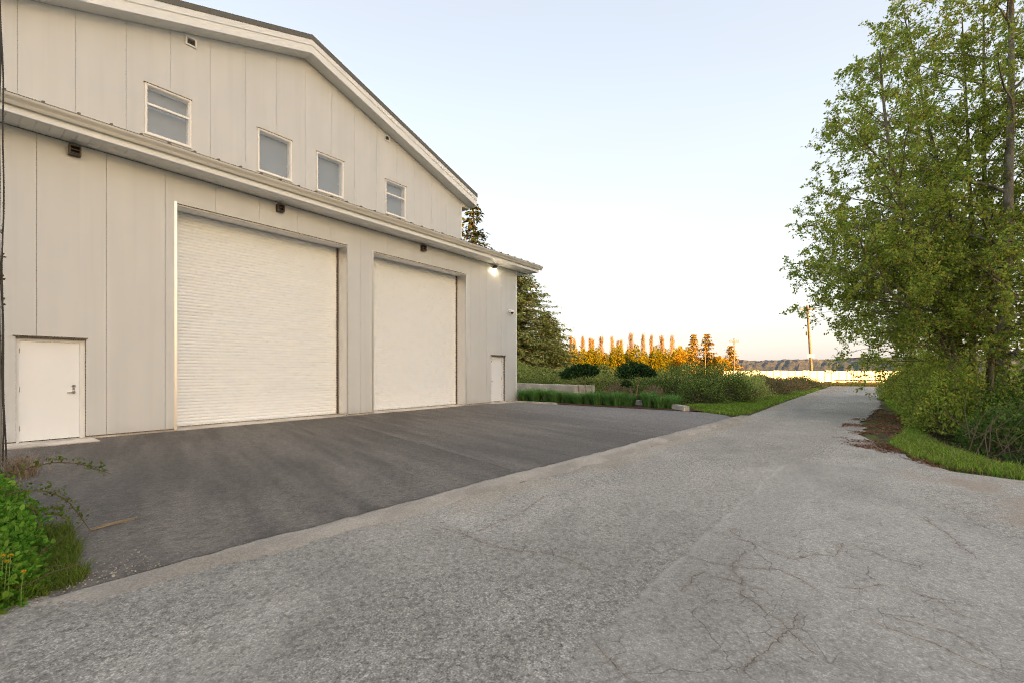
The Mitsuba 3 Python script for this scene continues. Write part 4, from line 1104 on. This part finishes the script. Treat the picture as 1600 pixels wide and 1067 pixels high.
def poplar_mesh(H, R, seed):
    g = np.random.default_rng(seed)
    n = 130
    z0 = H * (0.05 + 0.8 * g.uniform(0, 1, n))
    a = g.uniform(0, 6.28, n)
    L = np.minimum(H * 0.32, (H - z0) * 0.8) * g.uniform(0.6, 1.0, n)
    sp = R * np.sin(np.pi * np.clip((z0 + L) / H * 0.75 + 0.2, 0, 1)) ** 0.7 * g.uniform(0.35, 1.1, n)
    dx, dy = np.cos(a), np.sin(a)
    P = np.stack([np.column_stack([0 * a, 0 * a, z0]), np.column_stack([dx * sp * 0.75, dy * sp * 0.75, z0 + L * 0.45]), np.column_stack([dx * sp, dy * sp, z0 + L])], 1)
    br = tubes(P, np.tile([0.10, 0.07, 0.03], (n, 1)), 3)
    t = tube([(0, 0, -0.5), (0.05, 0, H * 0.5), (0, 0, H)], [0.28, 0.16, 0.03], 6)
    k = 1900
    i = g.integers(0, n, k)
    f = g.uniform(0.15, 1.0, (k, 1))
    p = P[i, 0] * (1 - f) + P[i, 2] * f + g.normal(size=(k, 3)) * [0.12, 0.12, 0.2]
    p[:, :2] += P[i, 1, :2] * (0.5 - np.abs(f - 0.5)) * 0.6
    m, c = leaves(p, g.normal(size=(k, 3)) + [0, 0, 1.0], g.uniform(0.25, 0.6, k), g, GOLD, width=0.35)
    return t, br, m, c


pv = [tuple([mikit.ply(x[0], 'mat_wood', smooth=True), mikit.ply(x[1], 'mat_wood'), mikit.ply(x[2], 'mat_leaf', color=x[3])]) for x in (poplar_mesh(21.0, 1.9, 301), poplar_mesh(21.0, 1.6, 302), poplar_mesh(21.0, 2.5, 303))]
PX = [(891.5, 0.98, 1), (897, 0.92, 0), (910, 0.97, 0), (921, 0.93, 1), (925, 0.9, 1), (937.5, 0.98, 2), (954, 0.96, 0), (963, 0.86, 1), (968, 0.88, 1), (982, 1.06, 2), (1000, 1.02, 0), (1012.5, 1.0, 1), (1028, 1.0, 2), (1044, 0.99, 0)]
# a straight row: bearing of each trunk from the road turned into places along the row
ROW = [(-119.1, 204.8), (-79.0, 235.6)]
POP = [(-118.86, 204.99), (-117.40, 206.11), (-113.92, 208.79), (-110.95, 211.07), (-109.87, 211.90), (-106.47, 214.51), (-101.95, 217.98), (-99.50, 219.86), (-98.13, 220.91), (-94.26, 223.88), (-89.28, 227.70), (-85.83, 230.35), (-81.57, 233.62), (-77.29, 236.91)]
words = ['first', 'second', 'third', 'fourth', 'fifth', 'sixth', 'seventh', 'eighth', 'ninth', 'tenth', 'eleventh', 'twelfth', 'thirteenth', 'last']
for i, ((x, y), (_, s, v)) in enumerate(zip(POP, PX)):
    K = thing('poplar_tree', f'bare sunlit orange poplar, {words[i]} from the left in the far row', 'tree', 'row of sunlit poplars')
    tw = T().translate([x, y, 0]).scale([1, 1, s]).rotate([0, 0, 1], i * 67)
    for nm, sh in zip(('trunk', 'branches', 'crown'), pv[v]):
        scene[f'{K}__{nm}'] = {**sh, 'to_world': tw}
    stuff(K + '__branches'), stuff(K + '__crown')


def cone_mesh(H, R, seed, palette, n=2600):
    g = np.random.default_rng(seed)
    u = 1 - np.sqrt(g.uniform(0, 1, n))
    a = g.uniform(0, 6.28, n)
    lob = 1 + 0.22 * np.sin(a * 3 + seed) + 0.15 * np.sin(u * 30 + a * 2)
    r = R * (1 - u) ** 0.85 * g.uniform(0.55, 1.05, n) * lob
    p = np.column_stack([r * np.cos(a), r * np.sin(a), H * (0.01 + 0.99 * u)])
    d = np.column_stack([np.cos(a), np.sin(a), -0.3 + 0 * a]) + g.normal(size=(n, 3)) * 0.45
    m, c = leaves(p, d, g.uniform(0.35, 0.9, n) * (0.6 + 0.4 * R / 2), g, palette, width=0.5, jit=0.2)
    return tube([(0, 0, -0.3), (0, 0, H * 0.95)], [0.2, 0.03], 6), m, c


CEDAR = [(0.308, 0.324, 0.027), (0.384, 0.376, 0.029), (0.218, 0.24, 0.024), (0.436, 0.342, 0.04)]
cv = []
for s, (H, R) in ((311, (10.5, 2.9)), (312, (11.5, 3.3)), (313, (9.3, 2.7))):
    t, m, c = cone_mesh(H, R, s, CEDAR)
    cv.append((mikit.ply(t, 'mat_twig'), mikit.ply(m, 'mat_leaf', color=c)))
c0, c1 = np.array([-110.0, 176.5]), np.array([-62.0, 210.5])
NC = 22
nth = ['first', 'second', 'third', 'fourth', 'fifth', 'sixth', 'seventh', 'eighth', 'ninth', 'tenth', 'eleventh', 'twelfth', 'thirteenth', 'fourteenth', 'fifteenth', 'sixteenth', 'seventeenth', 'eighteenth', 'nineteenth', 'twentieth', 'last but one', 'last']
for i in range(NC):
    q = c0 + (c1 - c0) * (i + 0.35 * math.sin(i * 5.1)) / (NC - 1)
    K = thing('cedar_tree', f'sunlit golden green cedar at the foot of the poplars, {nth[i]} from the left', 'tree', 'hedge of sunlit cedars')
    tw = T().translate([q[0], q[1], 0]).scale(1.00 + 0.22 * abs(math.sin(i * 2.3))).rotate([0, 0, 1], i * 49)
    for nm, sh in zip(('trunk', 'crown'), cv[i % 3]):
        scene[f'{K}__{nm}'] = {**sh, 'to_world': tw}
    stuff(K + '__crown')
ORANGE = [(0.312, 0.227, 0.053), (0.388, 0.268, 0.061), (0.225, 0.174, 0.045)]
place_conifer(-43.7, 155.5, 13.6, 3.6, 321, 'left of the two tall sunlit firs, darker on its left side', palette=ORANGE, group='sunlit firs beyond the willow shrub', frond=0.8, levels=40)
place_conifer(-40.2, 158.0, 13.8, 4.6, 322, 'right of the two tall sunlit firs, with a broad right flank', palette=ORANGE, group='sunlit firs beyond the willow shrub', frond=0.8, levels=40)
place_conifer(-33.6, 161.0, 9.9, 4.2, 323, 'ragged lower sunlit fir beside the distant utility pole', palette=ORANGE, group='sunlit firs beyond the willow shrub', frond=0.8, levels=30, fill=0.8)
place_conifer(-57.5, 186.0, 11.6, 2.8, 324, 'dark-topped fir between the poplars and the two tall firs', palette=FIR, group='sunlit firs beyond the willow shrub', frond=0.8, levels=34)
for i, (x, y, r, h, lab) in enumerate(((-53.5, 173.5, 4.6, 9.6, 'bright golden broadleaf tree left of the two tall firs'), (-46.8, 166.0, 4.0, 5.6, 'low yellow golden bush in front of the golden tree'), (-36.5, 157.0, 4.0, 5.5, 'rounded orange bush between the firs and the distant pole'))):
    g = np.random.default_rng(330 + i)
    K = thing('golden_tree', lab, 'tree', 'golden broadleaf trees')
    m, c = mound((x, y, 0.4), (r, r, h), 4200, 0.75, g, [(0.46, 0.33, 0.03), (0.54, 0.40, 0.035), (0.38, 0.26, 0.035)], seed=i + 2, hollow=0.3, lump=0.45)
    put(K + '__crown', m, 'mat_leaf', color=c)
    stuff(K + '__crown')
    put(K + '__trunk', tube([(x, y, -0.3), (x, y, h * 0.6)], [0.25, 0.06], 6), 'mat_wood')

# hills far behind, and an added ridge that shades the yard
def shade_ridge():
    """Unseen ridge added square to the sun, its crest cut to shade the yard."""
    S, L = np.array([0.958, -0.287]), np.array([0.287, 0.958])
    lat = np.concatenate([np.arange(-900, 0, 15.0), np.arange(0, 110, 2.0)])
    hgt = np.interp(lat, [-900, -500, -30, 13, 17, 21, 24, 36, 50, 58, 66, 80, 107], [80, 105, 98, 89, 78, 76, 92, 84, 69, 62, 46, 24, -3])  # crest shaped so the sun still reaches alder tops and far trees
    D = np.array([380, 410, 450, 490, 520, 540, 580, 650, 760.0])
    sh = np.array([-0.02, 0.25, 0.55, 0.82, 0.97, 1.0, 0.95, 0.6, -0.02])
    P = S * D[None, :, None] + L * lat[:, None, None]
    z = hgt[:, None] * sh * (1 + 0.06 * (meshkit.fbm(np.concatenate([P * 0.03, 0 * P[..., :1]], -1), 3) - 0.5))
    m = loft(np.concatenate([P, z[..., None]], -1))
    if m.face_normals[:, 2].sum() < 0:
        m.invert()
    return m


structure('hill', shade_ridge(), 'mat_hill', 'unseen ridge added outside the frame to keep the evening sun off the yard', smooth=True)
structure('hill', hill_mesh(-62, -22, 820, [(-62, 30), (-48, 40), (-35, 50), (-31, 51), (-27, 48), (-22, 36)], 330, 3), 'mat_hill', 'low wooded hill behind the row of poplars', smooth=True)
structure('hill', hill_mesh(-24, 26, 1150, [(-24, 48), (-17, 46), (-12, 34), (-9, 33), (-6, 36), (-3, 33), (2, 38), (8, 40), (26, 46)], 420, 5), 'mat_hill', 'distant wooded hills beyond the end of the road', smooth=True)

# ------------------------------------------------------------------ far fence, rail, utility poles
F = thing('panel_fence', 'long white panel fence beyond the end of the road', 'fence')
fa, fb = np.array([-15.2, 68.0]), np.array([12.0, 88.0])
n = 34
u = (fb - fa) / np.linalg.norm(fb - fa)
step = np.linalg.norm(fb - fa) / n
ang = math.degrees(math.atan2(u[1], u[0]))
pan = mikit.ply(cat_([bx(0.03, step - 0.03, -0.02, 0.02, 0.05, 1.56), bx(0.03, step - 0.03, -0.035, 0.035, 1.52, 1.60)]), 'mat_fence')
pst = mikit.ply(bx(-0.04, 0.04, -0.055, 0.055, -0.2, 1.64), 'mat_post')
for i in range(n):
    q = fa + u * step * i
    dz = 0.035 * math.sin(i * 1.9)
    again(F + '__panel', pan, T().translate([q[0], q[1], dz]).rotate([0, 0, 1], ang))
    again(F + '__post', pst, T().translate([q[0], q[1], dz]).rotate([0, 0, 1], ang))
Rl = thing('guard_rail', 'dark low rail across the far end of the road', 'guard rail')
ra, rb = np.array([-2.3, 61.2, 0.53]), np.array([5.5, 67.0, 0.53])
put(Rl + '__rail', tube([ra, rb], 0.07, 6), 'mat_brown')
for s in (0.03, 0.35, 0.68, 0.97):
    q = ra + (rb - ra) * s
    put(Rl + '__post', bx(q[0] - 0.06, q[0] + 0.06, q[1] - 0.06, q[1] + 0.06, -0.1, 0.50), 'mat_brown')


def utility_pole(x, y, H, lean, arm, label, r=0.16, sleeve=False):
    K = thing('utility_pole', label, 'utility pole')
    top = np.array([x + lean[0], y + lean[1], H])
    put(K + '__pole', tube(np.linspace([x, y, -0.3], top, 6), np.linspace(r, r * 0.65, 6), 10), 'mat_wood', smooth=50)
    if arm:
        cx = put(K + '__crossarm', bx(-arm, arm, -0.08, 0.08, -0.10, 0.10).apply_transform(trimesh.transformations.rotation_matrix(0.64, (0, 0, 1))).apply_translation(top - [0, 0, 0.75]), 'mat_wood')
        for s in (-0.92, -0.5, 0.5, 0.92):
            m = trimesh.creation.cylinder(0.06, 0.22, sections=8)
            put(cx + '__insulator', m.apply_translation(top + [math.cos(0.64) * arm * s, math.sin(0.64) * arm * s, -0.55]), 'mat_post')
        for s in (-1, 1):
            put(K + '__brace', tube([top + [math.cos(0.64) * arm * 0.5 * s, math.sin(0.64) * arm * 0.5 * s, -0.8], top + [0, 0, -1.5]], 0.03, 5), 'mat_wood')
    if sleeve:
        put(K + '__transformer', trimesh.creation.cylinder(0.22, 0.7, sections=12).apply_translation((x + lean[0] * 0.62 - 0.3, y + lean[1] * 0.62, H * 0.62)), 'mat_post', smooth=50)
        put(K + '__sign', bx(-0.6, 0.6, -0.03, 0.03, -0.25, 0.25).apply_transform(trimesh.transformations.rotation_matrix(0.64, (0, 0, 1))).apply_translation((x + lean[0] * 0.25, y + lean[1] * 0.25 - 0.25, 4.4)), 'mat_fence')
    return K


utility_pole(-7.2, 101.5, 13.7, (-0.75, -0.5), 1.35, 'tall leaning wooden utility pole beside the alders, beyond the white fence', 0.26, True)
utility_pole(-24.2, 120.0, 9.4, (-0.1, 0.0), 1.1, 'distant pale utility pole at the right of the sunlit firs', 0.16)
utility_pole(-38.0, 147.3, 8.4, (0.0, 0.0), 0, 'bare pale pole in front of the two tall firs', 0.17)
# near pole at the left frame edge, with a black service cable
K = thing('utility_pole', 'weathered greenish utility pole with black cable at the left frame edge', 'utility pole')
put(K + '__pole', tube(np.linspace([-10.86, 0.645, -0.3], [-10.90, 0.60, 9.8], 12), np.linspace(0.175, 0.135, 12), 16), 'mat_pole', smooth=True)
zz = np.linspace(0.05, 9.6, 40)
g = np.random.default_rng(7)
for off, k in ((0.165, 0), (0.19, 1)):
    wv = 0.02 * np.sin(zz * 1.1 + k * 2) + 0.012 * np.sin(zz * 3.1 + k)
    put(K + '__cable', tube(np.column_stack([-10.86 + 0.06 + 0 * zz, 0.645 + off - 0.005 * zz + wv * 0.6, zz]), 0.010, 6), 'mat_wire', smooth=True)
n = 26
zs = g.uniform(2.0, 4.2, n)
p = np.column_stack([np.full(n, -10.78), 0.80 + 0 * zs, zs])
m, c = leaves(p, g.normal(size=(n, 3)) + [0.3, 0.6, 0.1], 0.06, g, [(0.10, 0.085, 0.05), (0.08, 0.09, 0.03)])
k = put(K + '__ivy', m, 'mat_leaf', color=c)
stuff(k)
